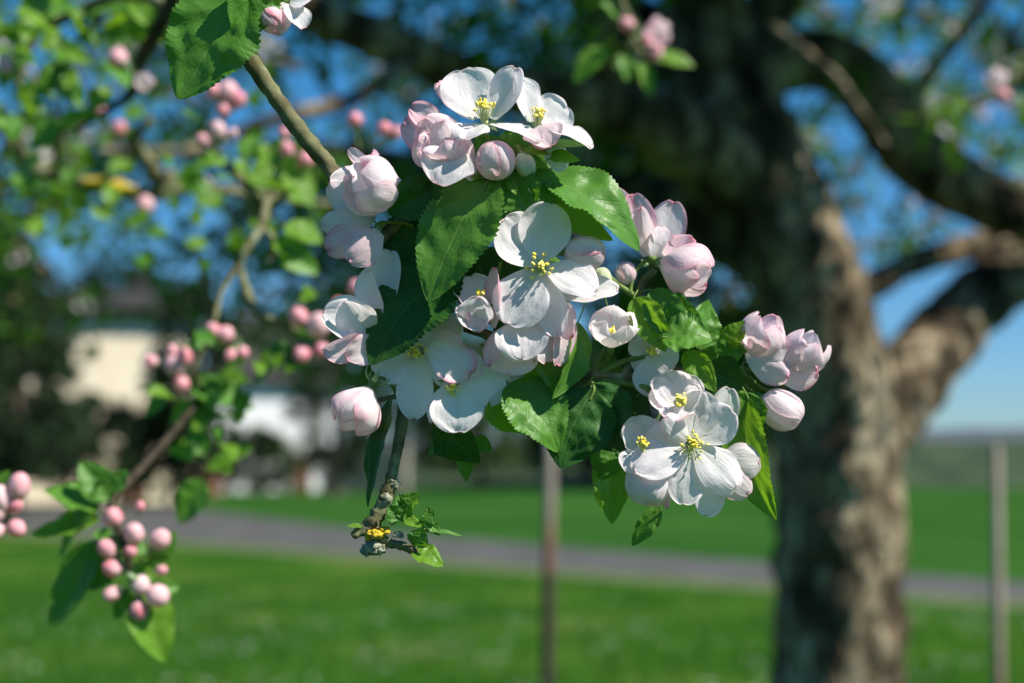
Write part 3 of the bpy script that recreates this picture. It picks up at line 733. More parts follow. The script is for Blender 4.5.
region(-200, 1900, -900, -25, 2.8, 7.5, 300, .15)
region(430, 1100, -420, -28, 3.6, 7.0, 330, .05)
region(545, 780, 60, 400, 4.9, 5.5, 170, .03)   # in view; both regions above are unseen overhead clumps, added to shade limbs
region(1120, 1700, -30, 350, 3.2, 7.0, 130, .2)
region(-700, -60, -30, 300, 3.2, 7.0, 90, .2)
for _ in range(1000):                                # unseen leaf clumps added sunward to shade the trunk's upper left and limbs
    p = Vector((rr.uniform(-.7, 1.15), rr.uniform(4.0, 5.4), rr.uniform(1.7, 3.3))); c = p+to_sun*rr.uniform(1.6, 3.4)
    l = c-CAM; d = l.dot(FWD)
    if d < 1.8: continue
    px, py = 512+l.x/d*FPX, 341.5-l.dot(UP)/d*FPX
    if py < -30 or px > 1070: cen.append(c)
# the crown is open where the photograph shows sunlit bark, stakes and sprays
lit = [(P(px, py, d), rd) for px, py, d, rd in [(875, 683, 4.65, .22), (875, 600, 4.65, .2), (880, 520, 4.65, .2), (880, 440, 4.65, .2), (870, 380, 4.65, .18), (855, 320, 4.65, .14), (835, 260, 4.65, .1), (930, 350, 4.9, .2), (985, 295, 5.1, .2),
       (1030, 250, 5.2, .2), (548, 480, 3.7, .12), (548, 430, 3.7, .1), (998, 480, 4.0, .1), (990, 560, 4.0, .1), (985, 640, 4, .1), (60, 60, 1.2, .15), (30, 20, 1.2, .15), (120, 60, 1.15, .12), (215, 110, 1.08, .12), (290, 180, 1.08, .1),
       (180, 370, 1, .12), (240, 400, 1, .12), (310, 340, 1, .1), (130, 560, .8, .12), (90, 510, .8, .1), (640, 40, .95, .1), (200, 50, .6, .08), (100, 185, 1.5, .14)]]
def keeps_light(c):
    for p, rd in lit:
        t = (c-p).dot(to_sun)
        if t > 0.12 and (c-p-to_sun*t).length < rd+0.10: return False
    return True
ra = random.Random(9)                                # leaf clumps added sunward to shade the arching and the upper left limb
for _ in range(260):
    k = ra.random(); p = P(float(np.interp(k, [0, .3, .5, .7, 1], [740, 815, 868, 905, 1040])), float(np.interp(k, [0, .3, .5, .7, 1], [90, 58, 90, 145, 215])), 4.93)
    cen.append(p+to_sun*ra.uniform(.8, 2.6)+Vector((ra.gauss(0, .12), ra.gauss(0, .12), ra.gauss(0, .12))))
for _ in range(110):
    k = ra.random(); p = P(float(np.interp(k, [0, .5, 1], [300, 400, 500])), float(np.interp(k, [0, .5, 1], [10, 48, 88])), 3.8)
    cen.append(p+to_sun*ra.uniform(.3, 1.6)+Vector((ra.gauss(0, .12), ra.gauss(0, .12), ra.gauss(0, .12))))
rk = random.Random(5)
cen = [c for c in cen if keeps_light(c) or rk.random() < .05]
v, f = cards(cen, 0.13, 24, 0.055, 21, .9)
tag(mesh('foliage', v, f, M['crown'], at, False), kind='stuff')
v, f = cards(bl, 0.05, 14, 0.034, 22, .9, 0.85)
tag(mesh('blossoms', v, f, M['far_blossom'], at, False), kind='stuff')
tag(fine.build('twigs', M['trunk'], at), kind='stuff')
# ================================================================== BRANCHES NEARER THAN THE TREE, OUT OF FOCUS
def mtw(root, pts, rads, name='twig', seg=9, bump=.2, mat='bark'):
    q = catmull([P(*p) for p in pts], 6); r = [a/FPX*pts[min(len(pts)-1, int(round(i*(len(pts)-1)/(len(rads)-1))))][2] for i, a in enumerate(rads)]
    m = MB(); m.tube(q, lerps(r, len(q)), seg, 0, bump, 120); return m.build(name, M[mat], root)

def mleaf(root, b, t, w, d, n=(0.2, 0.5, 0.8), mat='leaf', bend=.08, fold=.3, sbend=0.0, pet=None, label=None, td=0.0):
    B = P(b[0], b[1], d); T = P(t[0], t[1], d+td)
    return leaf(root, B, T, w/FPX*d, V(n), bend, fold, 0.0, sbend, 0.05, mat, P(pet[0], pet[1], d+.01) if pet else B-(T-B)*0.18, 15, world=True, nu=8, per=3, label=label)

def mbud(root, px, py, d, r, pink, ax=(0, 1, 0.2), stem=None):
    """px, py = middle of the bud"""
    a = V(ax); rw = r/FPX*d; c = P(px, py, d)-a*rw*1.0
    return spherebud(root, c, a, rw, pink, P(stem[0], stem[1], d+.005) if stem else c-a*rw*2.5)

def mblossom(root, px, py, d, r, ax=(0, .3, .9), pink=.3, stem=None, roll=0.0, npet=5, cupa=0.9, flat=0.5):
    """an open flower out of focus: five petals and stamens"""
    a = V(ax); c = P(px, py, d); sc = r/FPX*d/(52*S)
    st = P(stem[0], stem[1], d+.01) if stem else c-a*30*S*sc
    h = blossom(root, c, a, st, sc)
    u = a.orthogonal().normalized(); w = a.cross(u)
    for k in range(npet):
        an = 2*math.pi*k/5+roll; dr = u*math.cos(an)+w*math.sin(an); L_ = 52*S*sc
        petal(h, c+dr*3*S*sc, c+dr*L_*math.cos(flat)+a*L_*math.sin(flat), 40*S*sc, (a-dr*math.tan(flat)*.9).normalized(), -.08, cupa, 0, pink, pink*.2, world=True, nu=8, nv=9)
    stamens(h, c, a, 8, 11, seed=3, size=sc)
    return h

def branch(label, px, py, d, cat='branch', group=None, name='blossoming_branch'):
    return thing(name, P(px, py, d), label, cat, group)

rr = random.Random(42)
def rleaves(root, pts, d, lo, hi, mats=('leaf', 'young_leaf', 'young_leaf'), up=0.0, dj=0.05):
    """leaves growing from the given twig points"""
    for (px, py) in pts:
        an = rr.uniform(0, 6.28); L_ = rr.uniform(lo, hi); dd = d+rr.uniform(-dj, dj)
        dx, dy = math.cos(an), math.sin(an)*.8-up
        mleaf(root, (px+dx*6, py+dy*6), (px+dx*L_, py+dy*L_), L_*rr.uniform(.5, .68), dd, (rr.uniform(-.5, .8), rr.uniform(.1, 1), rr.uniform(.2, .9)), rr.choice(mats), rr.uniform(0, .14), rr.uniform(.1, .45), rr.uniform(-.06, .06), pet=(px, py), td=rr.uniform(-.02, .02))

# --- A  lower left: pink buds on a leafy spur
A = branch('budding twig with round pink buds and green leaves, low at the left', 128, 505, .80, 'budding twig')
mtw(A, [(205, 395, 1.0), (175, 430, .95), (140, 470, .87), (112, 500, .82), (120, 530, .80), (130, 570, .80)], [3.6, 3.6, 4.5, 4.5, 4, 3], mat='dark_bark')
for b in [(113, 516, 11.5, .75, (-.1, .8, .3), (125, 545)), (140, 506, 6, .8, (.2, .9, .2), (130, 535)), (134, 533, 12.5, .4, (.1, .7, .5), (128, 560)), (161, 538, 12, .45, (.5, .7, .3), (135, 565)),
          (108, 549, 10.5, .7, (-.5, .5, .4), (128, 572)), (130, 551, 8.5, .95, (0, .5, .8), (130, 575)), (112, 568, 10.5, .8, (-.6, .2, .5), (130, 585)), (112, 594, 9.5, .6, (-.6, -.2, .5), (130, 590)),
          (139, 612, 11.5, .9, (.1, -.8, .4), (132, 590)), (158, 596, 13, .35, (.7, -.3, .5), (134, 588)), (162, 570, 6, .7, (.8, .1, .3), (136, 580)), (142, 586, 12, .25, (.4, -.4, -.2), (132, 580))]:
    mbud(A, b[0], b[1], .80, b[2]*.93, b[3], b[4], b[5])
for l in [((98, 512), (44, 492), 40, (0, .9, .4), 'leaf'), ((100, 520), (32, 536), 34, (.2, .8, .6), 'young_leaf'), ((110, 500), (80, 462), 34, (.2, .3, .9), 'leaf'), ((100, 540), (52, 630), 42, (-.5, -.2, .8), 'leaf'),
          ((100, 505), (62, 560), 34, (.1, .9, .3), 'young_leaf'), ((136, 590), (163, 662), 46, (.3, .6, .7), 'young_leaf'), ((150, 560), (176, 530), 22, (.6, .3, .7), 'leaf'), ((132, 560), (154, 580), 26, (.1, .6, .8), 'young_leaf'),
          ((118, 560), (88, 590), 34, (-.3, .3, .8), 'leaf'), ((128, 590), (116, 620), 18, (0, .2, .9), 'leaf'), ((110, 490), (128, 470), 20, (.2, .4, .9), 'leaf')]:
    mleaf(A, *l[:3], .81, l[3], l[4], bend=rr.uniform(0, .12))

rleaves(A, [(120, 545), (112, 530), (128, 575), (125, 510), (95, 525), (80, 540), (138, 560), (120, 580), (70, 505), (90, 500), (148, 590), (60, 515)], .82, 20, 34, dj=.02)
# --- B  buds at the left edge
B_ = branch('small spur of pink buds cut by the left edge', 0, 515, .78, 'budding twig')
mtw(B_, [(-60, 500, .8), (-30, 510, .79), (-6, 520, .78)], [5, 4, 3])
for b in [(19, 487, 12, .6, (.2, .9, .2)), (15, 506, 8, .9, (.6, .4, .4)), (16, 528, 9.5, .85, (.6, -.3, .4)), (1, 499, 13, .25, (-.2, .9, .3)), (-2, 530, 8, .4, (0, -.6, .5)), (-5, 512, 12, .3, (.3, .6, .3))]:
    mbud(B_, b[0], b[1], .78, b[2], b[3], b[4], (-12, 520))
mleaf(B_, (-6, 500), (10, 470), 20, .79, pet=(-12, 515))

# --- C  middle left spray
Cb = branch('drooping branch with a bunch of deep pink buds, left of the main blossoms', 262, 215, 1.02, 'branch')
mtw(Cb, [(268, 195, 1.05), (262, 225, 1.03), (247, 248, 1.02), (240, 268, 1.02), (248, 295, 1.02), (258, 312, 1.01), (282, 325, 1.0), (320, 340, 1.0)], [5, 4.6, 4.6, 4.4, 5, 4.4, 3, 2])
mtw(Cb, [(240, 262, 1.02), (222, 292, 1.0), (215, 318, .98), (205, 345, .98), (195, 372, .98)], [2.6, 2.2, 2.6, 2.2, 2])
mtw(Cb, [(262, 225, 1.03), (275, 245, 1.03), (268, 262, 1.03)], [4, 3, 2])
mtw(Cb, [(195, 372, .98), (200, 395, .99), (190, 430, 1.0), (205, 470, 1.0)], [2.6, 2.4, 2, 1.6])
for b in [(213, 330, 9, .8, (-.4, .8, .3), (214, 350)), (226, 333, 10, .6, (.4, .8, .3), (214, 350)), (150, 361, 8, .7, (-.8, .3, .3), (182, 380)), (174, 365, 11, .5, (-.2, .7, .6), (186, 384)), (184, 358, 9, .85, (.1, .9, .2), (188, 384)),
          (182, 384, 8, .95, (0, -.3, .9), (190, 380)), (231, 355, 7, .85, (-.2, -.6, .5), (236, 335)), (243, 353, 7, .7, (.3, -.6, .5), (238, 335)), (172, 350, 6, .7, (0, .9, .2), (186, 380)),
          (298, 315, 10.5, .75, (-.3, .8, .4), (303, 340)), (318, 325, 13, .35, (.2, .8, .5), (306, 345)), (302, 354, 9.5, .9, (-.2, -.5, .8), (308, 340)), (322, 350, 8, .9, (.3, -.3, .8), (310, 342)), (337, 307, 8, .9, (.3, .8, .3), (310, 335)), (355, 287, 8, .8, (.3, .8, .3), (330, 325)), (367, 284, 7, .8, (.5, .8, .3), (330, 325))]:
    mbud(Cb, b[0], b[1], .98, b[2]*1.0, b[3], b[4], b[5])
for l in [((186, 345), (206, 352), 22, (.1, .8, .5), 'leaf'), ((168, 392), (146, 417), 17, (-.2, .2, .9), 'leaf'), ((160, 385), (138, 388), 9, (.1, .9, .4), 'leaf'), ((190, 385), (250, 405), 36, (.3, .6, .7), 'leaf'), ((196, 395), (210, 425), 28, (-.2, .2, .9), 'leaf'),
          ((215, 395), (245, 370), 30, (.2, .9, .4), 'young_leaf'), ((192, 400), (172, 425), 20, (.2, .8, .6), 'young_leaf'), ((205, 480), (180, 524), 34, (-.4, -.1, .9), 'leaf'), ((208, 470), (245, 452), 18, (.4, .7, .6), 'young_leaf'), ((222, 472), (233, 468), 14, (.2, .7, .7), 'young_leaf'),
          ((205, 455), (190, 430), 22, (.1, .3, .9), 'leaf'), ((260, 355), (298, 365), 34, (.1, .8, .6), 'leaf'), ((255, 385), (300, 355), 36, (0, .9, .4), 'leaf'), ((300, 300), (318, 296), 34, (.1, .9, .5), 'young_leaf'), ((306, 340), (300, 325), 14, (.2, .7, .7), 'young_leaf'),
          ((200, 270), (210, 262), 14, (.3, .6, .7), 'leaf'), ((275, 240), (300, 262), 36, (.2, .8, .6), 'young_leaf'), ((285, 225), (322, 245), 34, (.3, .7, .6), 'young_leaf'), ((280, 250), (318, 275), 30, (.1, .4, .9), 'leaf'), ((300, 372), (275, 345), 26, (.1, .9, .4), 'leaf')]:
    mleaf(Cb, *l[:3], .99, l[3], l[4], bend=rr.uniform(0, .12))
rleaves(Cb, [(215, 380), (225, 400), (205, 410), (215, 415), (198, 425), (235, 390), (180, 400), (218, 348), (205, 440), (270, 370), (250, 360), (262, 380), (212, 425), (222, 440), (230, 415), (196, 410), (240, 405), (200, 455), (228, 460), (285, 350), (280, 375)], 1.0, 22, 36)

# --- D  the crossing branch with yellow lichen, behind
Dd = branch('horizontal grey branch with a yellow lichen patch across the upper left', -20, 150, 1.5, 'branch')
mtw(Dd, [(-40, 100, 1.5), (0, 125, 1.5), (28, 165, 1.5), (60, 176, 1.5), (110, 190, 1.5), (150, 194, 1.52), (200, 188, 1.55), (260, 196, 1.6), (330, 205, 1.7)], [5, 5, 6.5, 7.5, 7.5, 7, 6, 5, 4], 'branch_wood', 12)
q = catmull([P(84, 181, 1.485), P(112, 186, 1.482), P(136, 190, 1.485)], 6)
m = MB(); m.tube(q, lerps([.003, .0078, .0075, .004], len(q)), 9, 0, .5, 160); m.build('lichen', M['lichen'], Dd)
mtw(Dd, [(165, 195, 1.53), (150, 165, 1.5), (135, 140, 1.47), (150, 120, 1.4)], [9, 8, 6, 4])
mtw(Dd, [(28, 165, 1.5), (15, 130, 1.48), (0, 105, 1.45)], [5, 4, 3])
mtw(Dd, [(150, 194, 1.52), (170, 175, 1.5), (160, 200, 1.5)], [5, 7, 7])
mtw(Dd, [(60, 176, 1.5), (56, 140, 1.45), (78, 118, 1.4), (108, 92, 1.35)], [4, 4, 5, 4])
mtw(Dd, [(240, 194, 1.58), (262, 205, 1.55), (270, 215, 1.5)], [5, 5, 4])
rleaves(Dd, [(30, 150), (10, 200), (50, 205), (22, 215), (70, 230), (100, 150), (190, 205), (215, 215), (180, 240), (140, 235), (250, 215), (60, 150), (85, 135), (240, 170), (215, 180), (282, 205), (300, 190), (2, 215), (120, 225), (158, 150), (150, 245), (92, 200), (20, 180), (45, 190), (80, 215), (110, 210), (170, 215), (200, 230), (5, 175), (135, 160), (70, 165), (185, 160), (235, 225), (125, 120), (150, 110)], 1.45, 24, 38, dj=.12)
for b in [(79, 126, 7, .7), (145, 204, 10, .45), (119, 129, 8, .85), (100, 110, 6, .8), (205, 182, 6, .5)]:
    mbud(Dd, b[0], b[1], 1.4, b[2], b[3], (rr.uniform(-.5, .5), .8, .4), (b[0]+rr.uniform(-6, 6), b[1]+22))

# --- E  upper left leafy branch
E = branch('leafy branch with small pink and white blossoms in the upper left corner', 170, -10, 1.15, 'branch')
mtw(E, [(185, -25, 1.1), (160, 25, 1.12), (140, 62, 1.14), (132, 92, 1.15), (100, 115, 1.18), (76, 130, 1.2)], [8, 8, 7, 5, 3, 2], mat='dark_bark')
mtw(E, [(165, 5, 1.12), (120, -5, 1.15), (60, 20, 1.2), (10, 40, 1.25), (-30, 60, 1.3)], [7, 6, 5, 4, 3])
mtw(E, [(100, 15, 1.18), (75, 45, 1.2), (60, 75, 1.22)], [4, 3, 2])
mtw(E, [(40, 25, 1.2), (22, 70, 1.2), (18, 100, 1.2)], [4, 3, 2])
rleaves(E, [(10, 8), (30, 18), (48, 5), (66, 30), (85, 8), (100, 30), (120, 12), (138, 5), (15, 45), (35, 55), (55, 62), (20, 85), (8, 105), (70, 70), (88, 50), (40, 95), (60, 100), (105, 55), (125, 30), (5, 70), (80, 95), (30, 120), (50, 130), (110, 85), (150, 30), (-5, 30), (70, 10), (45, 40), (12, 125), (92, 22), (2, 15), (20, 28), (40, 15), (58, 45), (75, 25), (95, 5), (112, 22), (130, 22), (25, 60), (62, 85), (10, 60), (34, 78), (52, 28), (84, 38), (18, 145), (45, 118), (100, 38), (72, 108)], 1.18, 34, 56, dj=.08)
mblossom(E, 128, 62, 1.12, 20, (-.5, .3, .7), .6, (140, 75), .3, cupa=1.4, flat=1.0)
mblossom(E, 143, 88, 1.12, 17, (.3, .4, .8), .3, (136, 98), 1.1, cupa=1.4, flat=.9)
mblossom(E, 4, 58, 1.15, 20, (-.2, .4, .8), .25, (10, 80), 1.5)
mbud(E, 118, 58, 1.1, 9, .6, (-.6, .6, .3), (134, 76)); mbud(E, 5, 66, 1.12, 8, .6, (.3, -.5, .6), (8, 50))
for l in [((150, 20), (185, 8), 34), ((60, 122), (34, 150), 26)]: mleaf(E, *l, 1.15)

# --- F  pink buds above the middle left
Fb = branch('upright spur with bright pink buds between the large leaf and the bare branch', 215, 150, 1.08, 'budding twig')
mtw(Fb, [(262, 215, 1.12), (250, 190, 1.1), (222, 160, 1.08), (212, 140, 1.08)], [5, 5, 4, 3])
mtw(Fb, [(262, 215, 1.12), (285, 195, 1.1), (292, 175, 1.08)], [4, 3.5, 3])
for b in [(214, 92, 9, .75, (-.5, .8, .2), (222, 125)), (228, 90, 12, .5, (.1, .9, .3), (222, 125)), (238, 99, 10, .9, (.6, .6, .4), (224, 126)), (224, 110, 8, .85, (0, -.2, .9), (222, 125)), (217, 130, 10, .3, (0, .8, .5), (215, 150)), (205, 141, 9, .7, (-.6, .2, .6), (214, 152)), (232, 134, 6, .3, (.5, .5, .5), (220, 150)),
          (287, 150, 7.5, .8, (-.2, .8, .4), (292, 172)), (305, 160, 10, .9, (.4, .5, .6), (294, 172)), (284, 132, 6, .8, (-.1, .9, .2), (292, 165)), (355, 119, 8, .85, (0, .9, .3), (360, 150)), (384, 128, 8, .9, (-.3, .6, .4), (372, 150)), (396, 133, 7, .8, (.4, .6, .4), (374, 152)), (345, 205, 6, .7, (0, .7, .5), (350, 220))]:
    mbud(Fb, b[0], b[1], 1.06, b[2], b[3], b[4], b[5])
rleaves(Fb, [(200, 158), (215, 165), (232, 155), (195, 165), (222, 172), (245, 165), (280, 175), (300, 185), (290, 195), (305, 205), (275, 160), (262, 150), (240, 180), (210, 120), (250, 110), (270, 130)], 1.09, 24, 40)
for l in [((285, 172), (312, 208), 34, (.2, .7, .7), 'young_leaf'), ((270, 165), (262, 142), 22, (.1, .8, .5), 'young_leaf'), ((215, 160), (186, 168), 24, (.1, .9, .4), 'young_leaf')]:
    mleaf(Fb, *l[:3], 1.06, l[3], l[4])

# --- G  blossoms of the branch hanging in at the top, right of the middle
Gb = branch('short hanging twig with a pale pink blossom and two leaves, top right of the middle', 632, -10, 1.3, 'branch')
mtw(Gb, [(618, -30, 1.3), (622, 10, 1.3), (630, 35, 1.3), (640, 55, 1.3)], [5, 4, 4, 3])
mtw(Gb, [(622, 10, 1.3), (600, 40, 1.31), (592, 60, 1.32)], [4, 3, 2])
mblossom(Gb, 645, 38, 1.28, 30, (.5, .1, .8), .55, (636, 16), .6, cupa=1.5, flat=1.05)
mbud(Gb, 627, 24, 1.29, 8, .7, (-.6, .2, .4), (626, 6)); mbud(Gb, 655, 52, 1.28, 9, .5, (.3, -.8, .3), (640, 25))
for l in [((652, 58), (694, 68), 24, (.2, .6, .7), 'young_leaf'), ((606, 48), (574, 84), 24, (0, .5, .8), 'young_leaf'), ((640, 62), (650, 98), 16, (.3, .2, .9), 'young_leaf'), ((622, 20), (600, 2), 20, (.2, .6, .7), 'leaf'), ((620, 55), (628, 82), 22, (.3, .2, .8), 'leaf')]:
    mleaf(Gb, *l[:3], 1.3, l[3], l[4], pet=(632, 45))

# --- H  right top blossom twig
Hb = branch('thin twig with one pink blossom against the sky at the upper right', 1000, 60, 1.7, 'branch')
mtw(Hb, [(1060, 40, 1.7), (1020, 75, 1.7), (990, 98, 1.7), (960, 104, 1.7), (935, 100, 1.7)], [4, 4, 4, 3, 2])
mblossom(Hb, 995, 84, 1.66, 18, (-.2, .3, .9), .6, (1000, 102), .2, cupa=1.3, flat=.8); mbud(Hb, 1003, 96, 1.66, 8, .75, (.5, -.2, .5), (1000, 104))
rleaves(Hb, [(950, 100), (975, 108), (940, 95), (1015, 90), (1035, 70), (960, 115), (925, 100)], 1.7, 16, 28)

# --- I  large leaf with a flower at the top left, in nearer focus
I_ = branch('large toothed leaf and small pink bud hanging from the top, beside the bare branch', 245, -10, .60, 'branch')
mtw(I_, [(300, -60, .62), (275, -35, .61), (255, -12, .60)], [5, 4, 4])
leaf(I_, F((236, -14, -40)), F((180, 101, -34)), 84*S*1.1, V((-.1, .25, .95)), .05, .16, 0, -.05, .05, 'leaf', F((255, -12, -60)), 24, world=True)
leaf(I_, F((262, -30, -40)), F((236, 42, -38)), 50*S*1.1, V((.5, .1, .8)), .05, .3, 0, 0, 0, 'leaf', F((255, -12, -60)), 24, world=True)
h = balloon(I_, (262, 8, -55), (.5, -.6, .3), 34, 13, .15, .7, .2, roll=.4, stem=(258, -20, -60), s=.8)
h = blossom(I_, (288, 5, -60), (.5, -.5, .6), (262, -18, -60), .9)
petal(h, (287, 4, -56), (304, 30, -50), 30, (.5, .1, .8), .1, .9, edge=.2); petal(h, (290, 2, -56), (312, -2, -52), 32, (.3, .4, .8), .05, .8, edge=.3)
petal(h, (286, 3, -58), (276, 36, -54), 28, (0, .1, 1), .1, .9, edge=.5, allp=.1); petal(h, (288, 0, -62), (290, -28, -58), 26, (.1, .2, .9), .05, .8, edge=.3)
mleaf(I_, (262, -12), (256, 18), 10, .6, (.5, .1, .8))
# ================================================================== THE BLOSSOMS IN FOCUS
N0 = thing('blossoming_branch', F((330, 168, -30)), 'main branch in focus with white blossoms and pink buds, twig ending in lichen', 'branch')
twig(N0, [(228, 22, -60), (247, 55, -52), (276, 98, -46), (304, 136, -42), (330, 168, -40), (352, 205, -40), (374, 245, -42), (392, 300, -44), (402, 350, -40), (404, 400, -34), (399, 440, -24), (392, 474, -16), (388, 492, -12)], [11, 9.5, 8.6, 8.4, 9, 7.6, 7.4, 7, 6.6, 6.2, 5.8, 5.6, 6.5], 'branch_wood', 8, 12, bump=.28)
twig(N0, [(389, 486, -14), (384, 504, -10), (374, 520, -6), (364, 530, -4), (352, 536, 0)], [7, 7.5, 8, 6.5, 3.5], 'twig', 6, 12, bump=.6, bs=420)
twig(N0, [(372, 522, -6), (384, 540, -3), (402, 546, 0), (412, 549, 2), (420, 556, 4)], [6, 5, 4.4, 4.2, 1.6], 'twig', 6, 10, bump=.5, bs=500)
twig(N0, [(374, 246, -42), (410, 215, -34), (455, 205, -26), (500, 190, -22), (516, 178, -18)], [6, 5.5, 5, 4.5, 4], 'twig', 6, 9)
twig(N0, [(392, 300, -44), (430, 318, -40), (475, 330, -36), (520, 352, -38), (560, 370, -40), (592, 376, -44)], [6, 5.5, 5.5, 5.5, 5, 4.5], 'twig', 6, 9)
twig(N0, [(403, 395, -34), (380, 400, -30), (370, 405, -26)], [3, 2.6, 2.2], 'twig', 6, 7)
# lichen crusts under the bend
def crust(spots, sc):
    m = MB()
    for (c, rx, ry) in spots:
        k0 = len(m.v); m.ball(F(c), V((.1, 1, .1)), ry*S, rx*S, 22, 16)
        cc = F(c)
        for k in range(k0, len(m.v)):
            d = m.v[k]-cc; nn = noise.noise(m.v[k]*900)*.55+noise.noise(m.v[k]*2100)*.35
            m.v[k] = cc+d*(1+sc*nn)
    return m
crust([((376, 534, 3), 8, 4.5), ((384, 530, 1), 6, 3.5), ((369, 537, 2), 4, 3.5)], 1.0).build('lichen', M['lichen'], N0, label='bright yellow lichen under the twig bend')
crust([((372, 547, 0), 8, 7), ((366, 551, 0), 5, 5), ((381, 549, 1), 5, 5), ((393, 520, -1), 4, 5), ((399, 535, 1), 5, 3), ((386, 500, -6), 5.5, 7), ((394, 484, -12), 5, 6)], 1.1).build('lichen', M['lichen_grey'], N0, label='pale grey crusty lichen')

def fl(c, ax, stem, petals, label=None, st=16, sl=12, sp=.6, s=1.0, sz=1.0, root=None, stax=None, dz=0):
    c = (c[0], c[1], c[2]+dz); petals = [((p[0][0], p[0][1], p[0][2]+dz), (p[1][0], p[1][1], p[1][2]+dz))+tuple(p[2:]) for p in petals]
    h = blossom(root or N0, c, ax, stem, s, label)
    for p in petals:
        b, t, w, n = p[:4]; k = p[4] if len(p) > 4 else {}
        petal(h, b, t, w, n, **k)
    if st: stamens(h, F(c)+V(ax)*1.5*S, V(stax or ax), st, sl, sp, size=sz)
    return h
D_ = dict

# ---------------- leaves of the middle (placed first, flowers stand before or behind them)
leaf(N0, (492, 176, 6), (430, 303, 16), 76, (-.25, .28, .92), .05, .16, 0, .03, .04, pet=(512, 178, -10), teeth=26)                 # L1
leaf(N0, (458, 262, -16), (371, 366, -2), 88, (-.70, -.30, .65), .05, .14, 0, .05, .02, 'shaded_leaf', pet=(488, 240, -10), teeth=26, label='dark shaded leaf left of the centre')                 # L2 in shade
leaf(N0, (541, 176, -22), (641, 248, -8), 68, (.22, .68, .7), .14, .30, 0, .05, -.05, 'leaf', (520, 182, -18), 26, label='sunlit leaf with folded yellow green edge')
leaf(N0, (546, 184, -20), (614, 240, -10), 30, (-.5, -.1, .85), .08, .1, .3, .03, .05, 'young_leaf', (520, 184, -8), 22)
leaf(N0, (436, 186, -6), (388, 214, -2), 44, (-.2, -.3, .9), .05, .3, 0, 0, 0, mat='shaded_leaf', pet=(470, 190, -16), teeth=18)
leaf(N0, (470, 170, -8), (438, 215, -4), 54, (.1, -.3, .9), .05, .2, 0, 0, 0, mat='shaded_leaf', pet=(505, 176, -18), teeth=18)
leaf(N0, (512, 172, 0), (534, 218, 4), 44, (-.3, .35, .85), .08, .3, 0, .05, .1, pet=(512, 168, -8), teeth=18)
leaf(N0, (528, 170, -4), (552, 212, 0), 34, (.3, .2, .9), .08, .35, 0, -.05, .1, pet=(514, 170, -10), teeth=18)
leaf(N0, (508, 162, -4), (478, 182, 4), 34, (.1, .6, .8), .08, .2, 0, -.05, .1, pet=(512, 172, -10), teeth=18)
leaf(N0, (395, 262, -46), (424, 206, -40), 50, (-.3, -.1, .9), .05, .2, mat='shaded_leaf', pet=(388, 280, -44), teeth=18)
leaf(N0, (440, 330, -32), (400, 240, -44), 70, (-.2, -.3, .9), .05, .1, mat='shaded_leaf', pet=(450, 345, -36), teeth=20)
leaf(N0, (500, 350, -44), (560, 300, -40), 60, (-.2, -.1, .9), .05, .1, mat='shaded_leaf', pet=(480, 345, -36), teeth=20)
leaf(N0, (470, 250, -40), (520, 330, -40), 70, (-.2, -.3, .9), .05, .1, mat='shaded_leaf', pet=(460, 210, -30), teeth=20)
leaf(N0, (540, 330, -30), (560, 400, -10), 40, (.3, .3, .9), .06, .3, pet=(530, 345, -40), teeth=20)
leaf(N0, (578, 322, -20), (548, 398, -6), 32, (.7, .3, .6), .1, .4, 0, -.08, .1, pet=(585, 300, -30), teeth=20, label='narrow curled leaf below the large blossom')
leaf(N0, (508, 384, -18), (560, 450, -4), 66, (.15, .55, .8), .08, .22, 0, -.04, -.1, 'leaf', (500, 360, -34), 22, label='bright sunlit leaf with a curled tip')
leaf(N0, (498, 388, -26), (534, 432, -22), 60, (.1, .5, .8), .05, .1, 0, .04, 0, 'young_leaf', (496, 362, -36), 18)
leaf(N0, (594, 390, -30), (560, 468, -18), 74, (-.2, -.35, .9), .04, .12, 0, .05, 0, 'shaded_leaf', (592, 376, -44), 22)
leaf(N0, (590, 384, -34), (620, 452, -26), 66, (.1, -.3, .9), .05, .1, 0, .05, 0, 'shaded_leaf', (592, 376, -44), 22)
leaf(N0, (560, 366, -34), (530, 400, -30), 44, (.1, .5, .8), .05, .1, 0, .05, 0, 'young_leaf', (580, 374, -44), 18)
leaf(N0, (392, 398, -20), (368, 508, -4), 32, (-.75, -.2, .55), .05, .3, 0, -.06, 0, 'shaded_leaf', (402, 385, -32), 28, label='long narrow hanging leaf')
leaf(N0, (440, 414, -26), (480, 462, -24), 50, (-.2, -.5, .8), .04, .2, 0, .05, 0, 'shaded_leaf', (450, 390, -34), 20)
leaf(N0, (462, 440, -60), (466, 482, -60), 20, (.3, .2, .9), .04, .3, pet=(452, 425, -50), teeth=12)
leaf(N0, (452, 438, -60), (428, 456, -60), 18, (.1, .8, .5), .04, .3, pet=(452, 425, -50), teeth=12)
leaf(N0, (472, 440, -60), (492, 450, -60), 18, (.1, .3, .9), .04, .3, pet=(452, 425, -50), teeth=12)
